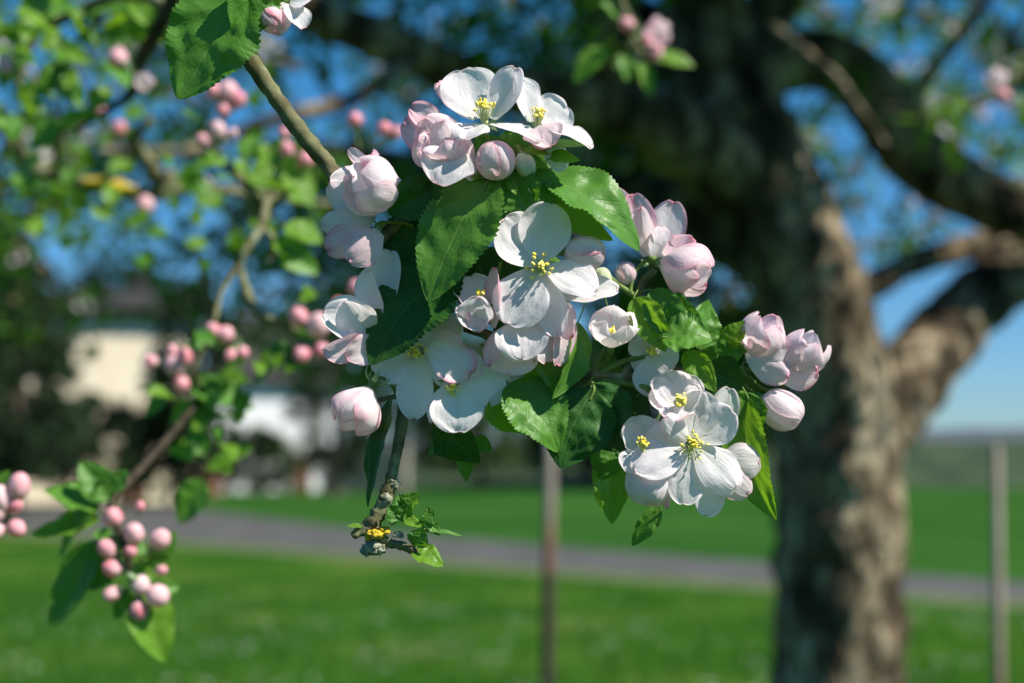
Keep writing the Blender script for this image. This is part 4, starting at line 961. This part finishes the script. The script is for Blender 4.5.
# shoot at the tip
for b, t, w, n, mt in [((400, 520, 2), (388, 505, 4), 16, (-.2, .4, .9), 'leaf'), ((402, 512, 2), (420, 494, 4), 18, (.2, .7, .7), 'young_leaf'), ((408, 520, 0), (398, 494, -2), 15, (0, .3, .9), 'leaf'), ((412, 552, 4), (443, 568, 10), 24, (.15, .8, .6), 'young_leaf'),
                      ((416, 546, 4), (424, 528, 8), 20, (.1, .5, .9), 'leaf'), ((420, 530, 2), (434, 510, 2), 13, (.5, .5, .7), 'leaf'), ((432, 532, 0), (462, 538, -4), 6, (.1, .9, .4), 'leaf'), ((404, 520, 2), (422, 528, 6), 12, (.1, .7, .7), 'young_leaf'),
                      ((428, 524, 0), (440, 532, 3), 11, (.1, .4, .9), 'leaf'), ((362, 527, 0), (347, 527, 3), 6, (.1, .8, .6), 'young_leaf'), ((432, 528, -4), (428, 506, -8), 10, (-.3, .3, .9), 'leaf')]:
    leaf(N0, b, t, w*1.15, n, .08, .35, 0, 0, .1, mt, None, 9, per=4)
twig(N0, [(392, 506, -8), (400, 518, 0), (412, 524, 0), (426, 530, 0), (440, 535, -2)], [2.2, 2, 1.8, 1.5, .8], 'shoot', 5, 7, 'green', .1)
twig(N0, [(414, 549, 2), (418, 536, 4), (428, 526, 2)], [2, 1.6, 1.2], 'shoot', 5, 7, 'green', .1)
# small leaflets and young growth under the right hand top flower
for b, t, w, n, mt in [((518, 152, -4), (550, 158, 6), 14, (.1, .7, .6), 'young_leaf'), ((540, 152, -4), (594, 150, 4), 18, (.1, .8, .5), 'leaf'), ((516, 158, -2), (548, 172, 4), 14, (.1, .7, .7), 'young_leaf'), ((545, 158, -6), (580, 164, 0), 16, (.2, .6, .7), 'young_leaf'),
                      ((500, 176, 4), (488, 192, 12), 9, (0, .5, .8), 'young_leaf'), ((508, 178, 4), (516, 196, 12), 8, (0, .5, .8), 'young_leaf'), ((500, 180, 0), (470, 180, 6), 12, (0, .8, .6), 'young_leaf')]:
    leaf(N0, b, t, w*1.2, n, .1, .3, 0, 0, .15, mt, None, 12, per=4)
for k in range(7):
    a = random.uniform(-1, 1); twig(N0, [(512+random.uniform(-10, 12), 178+random.uniform(-2, 6), -8), (512+14*a, 165, -4), (510+20*a, 148, -4)], [2, 1.7, 1.6], 'stalk', 5, 7, 'green', .1)

for b, t, w, n, z in [((505, 172), (520, 126), 46, (.2, .2, .9), -34), ((500, 174), (478, 134), 44, (-.3, .2, .9), -36), ((520, 172), (552, 150), 40, (.2, .5, .8), -36), ((505, 200), (545, 232), 60, (.1, .2, .9), -40), ((560, 260), (520, 300), 60, (.1, .1, .9), -50)]:
    leaf(N0, (b[0], b[1], z), (t[0], t[1], z+4), w, n, .06, .2, 0, .04, .05, 'leaf', None, 20)
# ---------------- F1 wide open flower facing the viewer
HUB = (516, 180, -14)
fl((541, 268, 8), (.02, .12, 1), (520, 196, -22), [
    ((540, 263, 8), (549, 201, 12), 54, (.15, -.15, 1), D_(cup=.45, bend=-.05, edge=.08)),
    ((538, 264, 9), (502, 217, 18), 58, (.25, .25, .9), D_(cup=.5, bend=-.04, edge=.1)),
    ((537, 269, 9), (509, 327, 22), 56, (-.05, .35, .95), D_(cup=.4, bend=.04, edge=.08)),
    ((542, 273, 9), (562, 338, 14), 36, (-.35, .25, .85), D_(cup=.9, bend=.05, edge=.35, curl=.1)),
    ((546, 268, 9), (599, 291, 20), 42, (.05, .6, .8), D_(cup=.45, bend=.06, edge=.08, curl=-.05)),
], label='wide open white blossom facing the camera, in the centre', st=18, sl=16, sp=.95, sz=1.05)
# F1b the flower behind it at the lower right
fl((556, 298, -20), (.35, -.55, .6), (530, 240, -34), [
    ((562, 296, -20), (620, 289, -8), 36, (.1, .6, .75), D_(cup=.5, bend=.06, edge=.15)),
    ((566, 300, -16), (556, 368, 2), 26, (.5, .1, .85), D_(cup=.9, bend=.08, edge=.5, allp=.22)),
    ((558, 302, -16), (572, 340, 8), 34, (-.3, .1, .9), D_(cup=1.1, bend=.08, edge=.5, allp=.18)),
    ((560, 292, -22), (590, 268, -26), 34, (.2, .4, .8), D_(cup=.5)),
], st=0, label='pink tinged petals reaching out under the central blossom')
# F2 small half closed flower at its left
fl((483, 305, 6), (-.25, .75, .55), (500, 262, -26), [
    ((492, 318, 4), (452, 291, 6), 26, (.0, .9, .3), D_(cup=.9, bend=-.1, edge=.1)),
    ((489, 322, 2), (470, 274, -4), 42, (.25, .0, 1), D_(cup=.9, bend=.0, edge=.15)),
    ((488, 325, 8), (455, 310, 18), 34, (.2, .5, .9), D_(cup=1.2, bend=-.12, edge=.2)),
    ((494, 328, 8), (493, 266, 14), 34, (-.85, .1, .5), D_(cup=1.0, bend=-.08, edge=.7, allp=.22, out=.5)),
    ((476, 322, 10), (478, 296, 22), 40, (-.05, .3, .9), D_(cup=1.2, bend=.1, edge=.25)),
    ((484, 300, 8), (476, 333, 14), 24, (.0, .5, .9), D_(cup=.9, bend=.1, edge=.6, allp=.2)),
], st=10, sl=14, sp=.3, label='small half open blossom with a pink petal left of the central one')
# F3 nodding flower under the centre
fl((518, 322, -4), (.05, -.75, .6), (520, 290, -30), [
    ((520, 322, 0), (522, 362, 20), 54, (.05, .35, .95), D_(cup=.7, bend=.12, edge=.12)),
    ((510, 324, 0), (488, 368, 8), 24, (-.6, .1, .8), D_(cup=1.0, bend=.06, edge=.6, allp=.35)),
    ((532, 324, -2), (548, 364, 4), 34, (.5, .0, .85), D_(cup=.9, bend=.08, edge=.4, allp=.1)),
    ((516, 330, -10), (506, 376, -4), 56, (.0, -.1, 1), D_(cup=.4, bend=-.04, edge=.1)),
    ((528, 326, -10), (540, 350, -14), 40, (.3, .0, .9), D_(cup=.6, edge=.2)),
], st=0, label='nodding blossom below the central one, a bright petal turned down')
# F4 shaded flower behind the dark leaf
fl((419, 352, 2), (-.1, .1, 1), (420, 320, -34), [
    ((414, 352, 2), (373, 374, 6), 44, (-.25, .1, .95), D_(cup=.3, bend=.04, edge=.05)),
    ((419, 356, 4), (414, 421, 12), 38, (-.2, -.05, 1), D_(cup=.55, bend=.05, edge=.08)),
    ((424, 353, 4), (466, 362, 20), 58, (-.05, -.15, 1), D_(cup=.65, bend=-.05, edge=.45)),
    ((422, 348, 2), (462, 322, 6), 38, (.1, .3, .9), D_(cup=.6, edge=.1)),
    ((417, 347, 2), (398, 308, 2), 42, (-.1, -.1, 1), D_(cup=.4, edge=.1)),
], st=14, sl=13, sp=.7, label='shaded open blossom partly behind the dark leaf', dz=-28)
# F5 flower below it with a sunlit lower petal
fl((453, 384, 2), (-.05, -.35, .9), (440, 350, -34), [
    ((454, 386, 4), (459, 434, 18), 54, (.05, .3, .95), D_(cup=.45, bend=.1, edge=.06)),
    ((446, 384, 4), (430, 424, 12), 20, (-.8, .1, .55), D_(cup=1.0, bend=.05, edge=.25)),
    ((460, 382, -6), (512, 384, -4), 46, (.05, -.05, 1), D_(cup=.35, bend=.04, edge=.12)),
    ((430, 346, 10), (474, 376, 20), 40, (-.45, .35, .8), D_(cup=.2, bend=.03, curl=.12, edge=.95, allp=.02, out=.6, ripple=.16)),
    ((458, 378, 0), (478, 352, 4), 34, (.2, .2, .9), D_(cup=.8, edge=.5)),
], st=10, sl=12, sp=.6, label='open blossom with one broad sunlit petal hanging down', dz=-14)
# F6 half open bud low at the left
balloon(N0, (370, 388, -8), (-.45, -.8, .25), 50, 24, .22, .85, .12, out=.65, roll=.5, stem=(398, 396, -30), stam=None, label='closed white and pink blossom hanging low at the left', span=.55, refl=1.6)
# F7 shaded flower at the left edge of the cluster
fl((372, 325, -26), (-.6, .15, .75), (396, 345, -42), [
    ((372, 322, -26), (392, 248, -18), 40, (-.3, -.05, .95), D_(cup=.45, bend=.03, edge=.08)),
    ((368, 326, -24), (322, 312, -6), 46, (-.25, .3, .9), D_(cup=.6, bend=.1, edge=.12)),
    ((370, 336, -22), (321, 352, 0), 32, (-.1, -.5, .9), D_(cup=.9, bend=.12, edge=.5, allp=.3, out=.4)),
    ((372, 332, -20), (342, 300, 2), 44, (-.3, .1, .95), D_(cup=.9, bend=.14, edge=.12)),
    ((376, 330, -24), (368, 268, -10), 34, (-.5, .1, .9), D_(cup=.7, bend=.03, edge=.1)),
    ((376, 340, -20), (345, 358, -2), 34, (.0, -.3, .95), D_(cup=1.0, bend=.12, edge=.6, allp=.2)),
], st=0, label='bluish white shaded blossom at the left of the cluster')
# F8 seen from behind, mauve petals
fl((374, 228, -22), (-.75, -.35, -.1), (412, 226, -34), [
    ((370, 224, -22), (320, 226, -20), 36, (.1, .5, -.9), D_(cup=.8, bend=-.1, edge=.3, out=.45)),
    ((366, 228, -12), (326, 252, -6), 36, (.1, .3, -.95), D_(cup=.8, bend=-.12, edge=.5, allp=.1, out=.95)),
    ((380, 232, -8), (348, 262, 4), 42, (.15, .1, -1), D_(cup=1.0, bend=-.14, edge=.3, out=.75)),
    ((374, 222, -26), (340, 206, -30), 36, (.0, .0, -1), D_(cup=.6, bend=-.06, edge=.3, out=.5)),
], st=0, s=1.1, label='mauve backed blossom turned away to the left')
# F9 big balloon flower at the left
h = balloon(N0, (402, 196, -14), (-.85, .22, .4), 58, 27, .3, .5, .05, out=.42, roll=.9, stem=(418, 218, -30), label='large half open blossom with white and pink petals at the left', span=.6)
petal(h, (398, 186, -10), (350, 176, 20), 52, (-.1, .25, .95), -.16, -.9, edge=.3, allp=.02)
petal(h, (402, 184, -10), (370, 152, -2), 40, (.3, .6, .6), -.14, -.9, edge=.4, allp=.4)
petal(h, (386, 200, -20), (327, 182, -8), 54, (-.2, .1, .95), -.1, -.8, edge=.35)
petal(h, (372, 172, -20), (348, 148, -12), 14, (-.3, .3, .8), 0, .5, edge=.5, allp=.1)
# F10 large balloon left of the top
h = balloon(N0, (456, 176, -8), (-.35, .85, .3), 44, 20, .45, .5, .1, roll=.2, stem=(500, 190, -18), label='cupped blossom with pink edged petals, left of the round bud', span=.6)
petal(h, (455, 158, -10), (402, 120, -6), 40, (.2, -.1, -.95), -.12, .8, edge=.5, allp=.1)
petal(h, (450, 160, -4), (416, 138, 10), 44, (-.3, .2, .9), -.12, -.8, edge=.5, allp=.12)
petal(h, (458, 166, 0), (424, 116, 8), 52, (-.15, .3, .9), -.1, -.7, edge=.35, allp=.03)
petal(h, (466, 172, 4), (442, 118, 10), 44, (.15, .35, .9), -.1, -.8, edge=.4)
petal(h, (462, 152, 6), (436, 185, 26), 58, (-.05, .45, .9), .10, .75, edge=.3)
petal(h, (474, 180, 6), (462, 134, 20), 34, (.45, .2, .85), -.1, -.9, edge=.9, allp=.12)
petal(h, (448, 138, -8), (410, 106, -12), 30, (.1, .2, .9), .08, .9, edge=.6, allp=.3)
# F11 open flower at the top
fl((485, 122, 2), (-.02, .72, .7), (506, 176, -20), [
    ((481, 118, -2), (462, 68, -22), 62, (.15, .0, 1), D_(cup=.55, bend=-.05, edge=.1)),
    ((476, 119, -8), (437, 80, -16), 30, (.55, .1, .8), D_(cup=.9, bend=-.10, edge=.9, allp=.1)),
    ((492, 119, 0), (520, 68, -6), 42, (-.5, .1, .85), D_(cup=.9, bend=-.03, edge=.12, curl=.1)),
    ((490, 124, 4), (541, 143, 22), 36, (.05, .95, .35), D_(cup=.5, bend=.06, edge=.08)),
    ((480, 124, 4), (463, 140, 30), 40, (-.05, .95, .4), D_(cup=.3, bend=.08, edge=.08)),
], st=18, sl=20, sp=.55, sz=1.0, label='open white blossom with yellow stamens at the very top', stax=(-.05, .85, .5))
# F12 open flower right of it
fl((537, 126, -6), (.25, .7, .65), (520, 172, -18), [
    ((540, 122, -8), (568, 106, -20), 46, (-.1, .2, .95), D_(cup=.5, bend=-.04, edge=.06)),
    ((543, 128, 0), (594, 146, 14), 36, (.15, .9, .45), D_(cup=.5, bend=.08, edge=.1, curl=-.05)),
    ((534, 128, 0), (552, 148, 22), 42, (.15, .2, .95), D_(cup=.5, bend=.14, edge=.3, allp=.28)),
    ((531, 122, -8), (518, 76, -10), 36, (.6, .0, .8), D_(cup=.7, bend=.06, edge=.1)),
    ((548, 132, -4), (538, 150, 10), 26, (.0, .4, .9), D_(cup=.6, bend=.05, edge=.6, allp=.3)),
    ((548, 140, -10), (562, 172, -6), 26, (.3, .0, .9), D_(cup=.6, bend=.05, edge=.1)),
], st=14, sl=15, sp=.4, label='open white blossom at the top right of the cluster', stax=(.1, .85, .5))
# buds
balloon(N0, (497, 180, 8), (-.08, .96, .25), 39, 18.5, 0.0, .75, .10, out=.72, roll=.6, stem=(512, 196, -10), name='flower_bud', label='round pink and white bud under the top blossom', span=.5)
balloon(N0, (521, 154, 0), (.35, -.85, .35), 26, 10, 0.0, 0, 0, out=.0, roll=.2, grn=.7, name='flower_bud', label='small woolly green bud', span=.5, stem=(508, 160, -12), s=1.0)
balloon(N0, (565, 253, -6), (1, -.02, .2), 41, 16.5, 0.02, .75, .12, out=.6, roll=.3, stem=(548, 236, -30), name='flower_bud', label='pale pink bud lying sideways right of the central blossom', span=.5)

# ================================================================== THE RIGHT HAND BRANCH
RB = thing('blossoming_branch', F((590, 378, -50)), 'shorter branch at the right with white cupped blossoms, pink tipped buds and drooping leaves', 'branch')
twig(RB, [(560, 402, -70), (574, 388, -58), (592, 376, -50), (625, 378, -46), (665, 372, -44), (705, 368, -44), (732, 366, -46)], [6.5, 6.5, 6, 5.4, 5, 4.4, 3.6], 'branch_wood', 6, 10)
twig(RB, [(592, 376, -50), (604, 352, -46), (612, 338, -40)], [4, 3, 2.4], 'stalk', 6, 8, 'green', .1)
twig(RB, [(592, 378, -50), (622, 362, -44), (645, 356, -40)], [4, 3, 2.4], 'stalk', 6, 8, 'green', .1)
twig(RB, [(592, 380, -50), (630, 384, -36), (664, 392, -20)], [4, 3, 2.4], 'stalk', 6, 8, 'green', .1)
twig(RB, [(625, 378, -46), (640, 330, -56), (640, 290, -64), (655, 268, -66)], [5, 5, 4.4, 4], 'twig', 6, 9)
twig(RB, [(640, 300, -62), (620, 286, -60), (608, 276, -56)], [3.4, 3, 2.4], 'stalk', 6, 8, 'green', .1)
def R_(*a, **k): return fl(*a, root=RB, **k)
def rl(*a, **k): return leaf(RB, *a, **k)
# leaves
rl((652, 290, -40), (690, 345, -20), 40, (-.3, .5, .8), .08, .3, 0, .06, .1, 'leaf', (640, 292, -60), 20)
rl((634, 298, -40), (668, 352, -24), 36, (-.5, .3, .8), .12, .4, 0, -.05, .15, 'young_leaf', (640, 288, -62), 20)
rl((692, 344, -30), (678, 292, -34), 36, (-.2, .2, .9), .08, .35, 0, -.05, .1, 'leaf', (695, 362, -44), 20)
rl((700, 350, -34), (706, 300, -44), 38, (.5, .1, .8), .06, .2, 0, -.05, .1, 'leaf', (695, 362, -44), 20)
rl((662, 338, -14), (712, 338, -6), 56, (.05, .7, .7), .08, .2, .1, 0, -.1, 'leaf', (650, 350, -40), 22, label='glossy leaf in the middle of the right branch')
rl((684, 352, -18), (716, 392, -4), 26, (-.4, .3, .85), .06, .3, 0, -.05, .1, 'young_leaf', (676, 340, -30), 20, label='narrow yellow green leaf')
rl((722, 345, -50), (746, 322, -48), 24, (-.3, .3, .9), .1, .4, 0, .1, .15, 'young_leaf', (715, 362, -46), 14)
rl((706, 366, -38), (742, 390, -36), 46, (-.1, -.2, .95), .05, .2, mat='shaded_leaf', pet=(700, 364, -44), teeth=18)
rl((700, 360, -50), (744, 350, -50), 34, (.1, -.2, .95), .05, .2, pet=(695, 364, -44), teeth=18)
rl((620, 366, -60), (664, 330, -64), 54, (-.1, -.1, .95), .05, .2, mat='shaded_leaf', pet=(600, 376, -50), teeth=18)
rl((640, 392, -60), (600, 430, -64), 54, (-.1, -.2, .95), .05, .2, mat='shaded_leaf', pet=(625, 380, -50), teeth=18)
rl((604, 396, -56), (634, 436, -50), 40, (-.1, -.3, .95), .05, .2, mat='shaded_leaf', pet=(600, 380, -50), teeth=18)
rl((690, 380, -60), (660, 412, -64), 54, (-.1, -.2, .95), .05, .2, mat='shaded_leaf', pet=(705, 370, -46), teeth=18)
rl((748, 398, -34), (778, 520, -14), 46, (-.55, .35, .75), .07, .3, 0, .09, .05, 'young_leaf', (735, 372, -46), 22, label='long drooping sunlit leaf at the right')
rl((744, 392, -40), (752, 440, -40), 40, (-.3, .0, .9), .05, .2, 0, 0, 0, 'leaf', (732, 372, -46), 18)
rl((726, 384, -40), (744, 422, -34), 24, (.1, .3, .9), .05, .2, 0, 0, 0, 'young_leaf', (724, 370, -46), 14)
rl((604, 452, -100), (612, 524, -96), 44, (.4, .4, .8), .05, .2, 0, 0, 0, 'young_leaf', (606, 400, -70), 18, label='soft light green leaf hanging behind')
rl((612, 448, -90), (600, 480, -86), 34, (-.1, -.1, .9), .05, .2, 0, 0, 0, 'leaf', (606, 400, -70), 14)
rl((660, 506, -30), (632, 546, -34), 20, (-.3, -.3, .9), .05, .2, 0, 0, 0, 'leaf', (668, 470, -34), 10)
rl((648, 512, -30), (660, 524, -34), 13, (.3, -.3, .9), .05, .2, 0, 0, 0, 'leaf', (660, 495, -34), 8)
rl((748, 345, -52), (735, 352, -50), 12, (.3, .3, .9), .05, .2, 0, 0, 0, 'young_leaf', (742, 365, -48), 8)
# F13 back flower upper right
R_((652, 262, -70), (.1, .75, .5), (640, 290, -64), [
    ((648, 256, -72), (632, 192, -74), 38, (-.2, .1, .95), D_(cup=.8, bend=.06, edge=.4, allp=.35)),
    ((640, 240, -74), (615, 188, -80), 26, (-.2, .1, .95), D_(cup=.9, bend=.06, edge=.5, allp=.35)),
    ((658, 258, -74), (674, 200, -80), 42, (.0, -.1, 1), D_(cup=.7, bend=-.05, edge=.8, allp=.03)),
    ((650, 250, -66), (640, 206, -60), 32, (-.5, .2, .8), D_(cup=1.0, bend=.1, edge=.5, allp=.1)),
    ((656, 262, -66), (662, 226, -60), 30, (.2, .2, .9), D_(cup=1.0, bend=.1, edge=.4)),
], st=0, label='soft pink petals standing behind the sunlit leaf')
# F14 balloon pointing right
h = balloon(RB, (660, 262, -58), (.86, -.28, .35), 54, 25, .22, .7, .15, out=.75, roll=1.3, stem=(630, 292, -60), label='pink and white globe shaped blossom on the upper right', span=.58)
petal(h, (668, 268, -46), (712, 268, -36), 40, (.1, .2, .9), -.14, -.9, edge=.3)
petal(h, (670, 282, -50), (708, 285, -44), 26, (.1, -.2, .95), -.08, -.9, edge=.8, allp=.35)
petal(h, (664, 256, -50), (694, 236, -50), 34, (.0, .4, .9), -.12, -.9, edge=.7, allp=.4)
balloon(RB, (628, 284, -70), (-.2, .9, .3), 24, 11, .0, .6, .2, stem=(640, 300, -64), name='flower_bud', span=.5, out=.4)
balloon(RB, (604, 292, -46), (-.15, .95, .25), 26, 10, 0.0, 0, 0, out=.0, roll=.2, grn=.75, stem=(612, 318, -52), name='flower_bud', label='plump green bud beside the pink one', span=.5)
# F15 greenish white cup
h = balloon(RB, (611, 346, -30), (.05, .80, .6), 42, 21, .35, .35, .0, out=.12, roll=.4, stem=(600, 366, -46), stam=16, label='greenish white half open cup on a green stalk', span=.52)
# F16 shaded flower behind
R_((652, 352, -38), (-.05, .2, .95), (630, 366, -50), [
    ((654, 350, -38), (652, 322, -40), 34, (.1, -.1, 1), D_(cup=.6, edge=.05)), ((648, 352, -38), (632, 338, -40), 28, (.1, -.1, 1), D_(cup=.6, edge=.05)),
    ((656, 352, -38), (676, 366, -36), 30, (-.1, .1, 1), D_(cup=.6, edge=.05)), ((652, 356, -38), (652, 398, -32), 40, (-.1, .1, 1), D_(cup=.6, bend=.05, edge=.2)),
    ((650, 354, -40), (636, 372, -44), 26, (-.1, .1, 1), D_(cup=.6, edge=.05))], st=12, sl=8, label='shaded open blossom behind the glossy leaf')
# F17 cup facing the viewer
R_((681, 404, 4), (-.1, .35, .92), (640, 386, -34), [
    ((681, 408, 0), (650, 380, 8), 30, (.6, .1, .75), D_(cup=1.1, bend=-.1, edge=.12)),
    ((680, 404, 0), (668, 371, 2), 40, (.2, -.45, .85), D_(cup=.8, bend=-.08, edge=.05)),
    ((684, 404, 0), (692, 374, 2), 34, (-.3, -.35, .85), D_(cup=.8, bend=-.08, edge=.08)),
    ((686, 408, 2), (700, 386, 16), 26, (-.75, .1, .6), D_(cup=.9, bend=-.08, edge=.12)),
    ((680, 406, 2), (672, 421, 20), 42, (.0, .8, .6), D_(cup=.8, bend=.08, edge=.3, allp=.02)),
    ((670, 408, 0), (648, 398, 14), 34, (.2, .7, .7), D_(cup=1.0, bend=-.14, edge=.12)),
], st=18, sl=13, sp=.45, sz=1.05, label='small white cup shaped blossom above the open one, yellow inside')
# F18
R_((643, 450, 4), (-.05, .45, .85), (664, 400, -30), [
    ((640, 452, 0), (624, 424, 6), 30, (.7, .0, .7), D_(cup=1.0, bend=-.08, edge=.12)),
    ((643, 448, -2), (636, 415, -2), 40, (.1, -.35, .9), D_(cup=.8, bend=-.08, edge=.05)),
    ((648, 450, 0), (662, 420, 4), 30, (-.7, .0, .7), D_(cup=1.0, bend=-.08, edge=.12)),
    ((641, 448, 4), (632, 476, 20), 36, (-.1, .7, .7), D_(cup=1.0, bend=.1, edge=.15)),
    ((648, 450, 2), (664, 424, 16), 24, (-.5, .2, .8), D_(cup=-.9, bend=.1, edge=.35)),
], st=16, sl=16, sp=.4, sz=1.05, label='cupped white blossom at the left of the open one, yellow inside')
# F19 main open flower of the right branch
R_((691, 445, 10), (.05, .1, 1), (690, 400, -34), [
    ((692, 438, 11), (701, 389, 14), 48, (.0, -.1, 1), D_(cup=.6, bend=-.05, edge=.05)),
    ((696, 440, 11), (734, 410, 16), 44, (-.1, .2, .95), D_(cup=.5, bend=-.04, edge=.05)),
    ((696, 447, 11), (738, 490, 22), 44, (.05, .35, .9), D_(cup=-.4, bend=.06, edge=.1)),
    ((689, 451, 11), (684, 506, 20), 38, (-.05, .2, .95), D_(cup=-.3, bend=.06, edge=.05)),
    ((686, 446, 11), (632, 470, 26), 44, (-.05, .45, .85), D_(cup=-.5, bend=.07, edge=.05)),
    ((687, 441, 13), (664, 416, 26), 26, (-.1, .3, .95), D_(cup=-.8, bend=.05, edge=.35)),
], st=20, sl=17, sp=1.0, sz=1.0, label='wide open white blossom, lowest at the right, facing the camera')
# behind F19
R_((716, 462, -14), (.6, -.1, .7), (700, 410, -40), [
    ((718, 462, -16), (762, 462, -8), 40, (.1, .2, .95), D_(cup=-.7, bend=.08, edge=.35, allp=.04)),
    ((716, 468, -12), (750, 496, -4), 34, (.1, -.1, .95), D_(cup=-.8, bend=.06, edge=.4, allp=.1)),
    ((712, 470, -20), (706, 518, -22), 32, (.1, .0, .95), D_(cup=.5, bend=.04, edge=.1)),
    ((716, 440, -24), (730, 386, -26), 30, (-.1, -.2, .95), D_(cup=.5, bend=.04, edge=.05)),
], st=0, label='blossom hidden behind the open one, its petals showing at the right')
# F20 lower left globe
h = balloon(RB, (652, 458, -4), (-.1, -.95, .2), 48, 23, .08, .35, .05, out=.3, roll=.9, stem=(664, 420, -34), label='rounded white blossom at the lower left of the open one', span=.56)
petal(h, (664, 466, 0), (667, 510, 4), 13, (.5, 0, .8), .04, -.6, edge=.6, allp=.4)
petal(h, (650, 462, 10), (648, 504, 20), 40, (0, .2, .95), .10, -.9, edge=.15)
# F21 the pair at the right end
h = balloon(RB, (752, 362, -62), (.28, .88, .3), 52, 22, .25, .5, .12, out=.55, roll=.4, stem=(730, 372, -50), label='taller pink and white blossom of the pair at the right end', span=.58)
petal(h, (752, 366, -46), (772, 332, -34), 50, (-.1, .3, .9), -.12, -.6, edge=.25, allp=.03)
petal(h, (750, 362, -44), (790, 378, -34), 32, (.0, -.1, 1), -.1, -.8, edge=.7, allp=.12)
petal(h, (766, 350, -44), (776, 314, -52), 34, (.1, .3, .9), -.12, -.9, edge=.6, allp=.15)
h = balloon(RB, (786, 380, -66), (.5, .84, .2), 56, 22, .3, .4, .06, out=.4, roll=1.4, stem=(748, 376, -52), label='rounder white blossom, rightmost of the pair', span=.58)
petal(h, (782, 360, -54), (816, 332, -46), 34, (-.1, .7, .6), -.12, -.6, edge=.3)
petal(h, (780, 366, -46), (808, 344, -34), 40, (.1, .2, .95), -.12, -.8, edge=.3)
petal(h, (778, 376, -44), (820, 372, -36), 40, (.1, -.1, .95), -.12, -.8, edge=.8, allp=.18)
petal(h, (790, 384, -54), (824, 352, -46), 30, (.5, .1, .8), -.12, -.8, edge=.5)
balloon(RB, (762, 398, -56), (.82, -.5, .25), 46, 19.5, .06, .6, .08, out=.5, roll=.2, stem=(744, 384, -50), name='flower_bud', label='closed white bud with pink edges below the pair at the right end', span=.52)
for st in ((752, 368), (744, 378), (738, 358)):
    twig(RB, [(728, 368, -46), (740, 368, -50), (st[0]+6, st[1]+4, -56)], [2.4, 2, 1.8], 'stalk', 5, 7, 'green', .1)
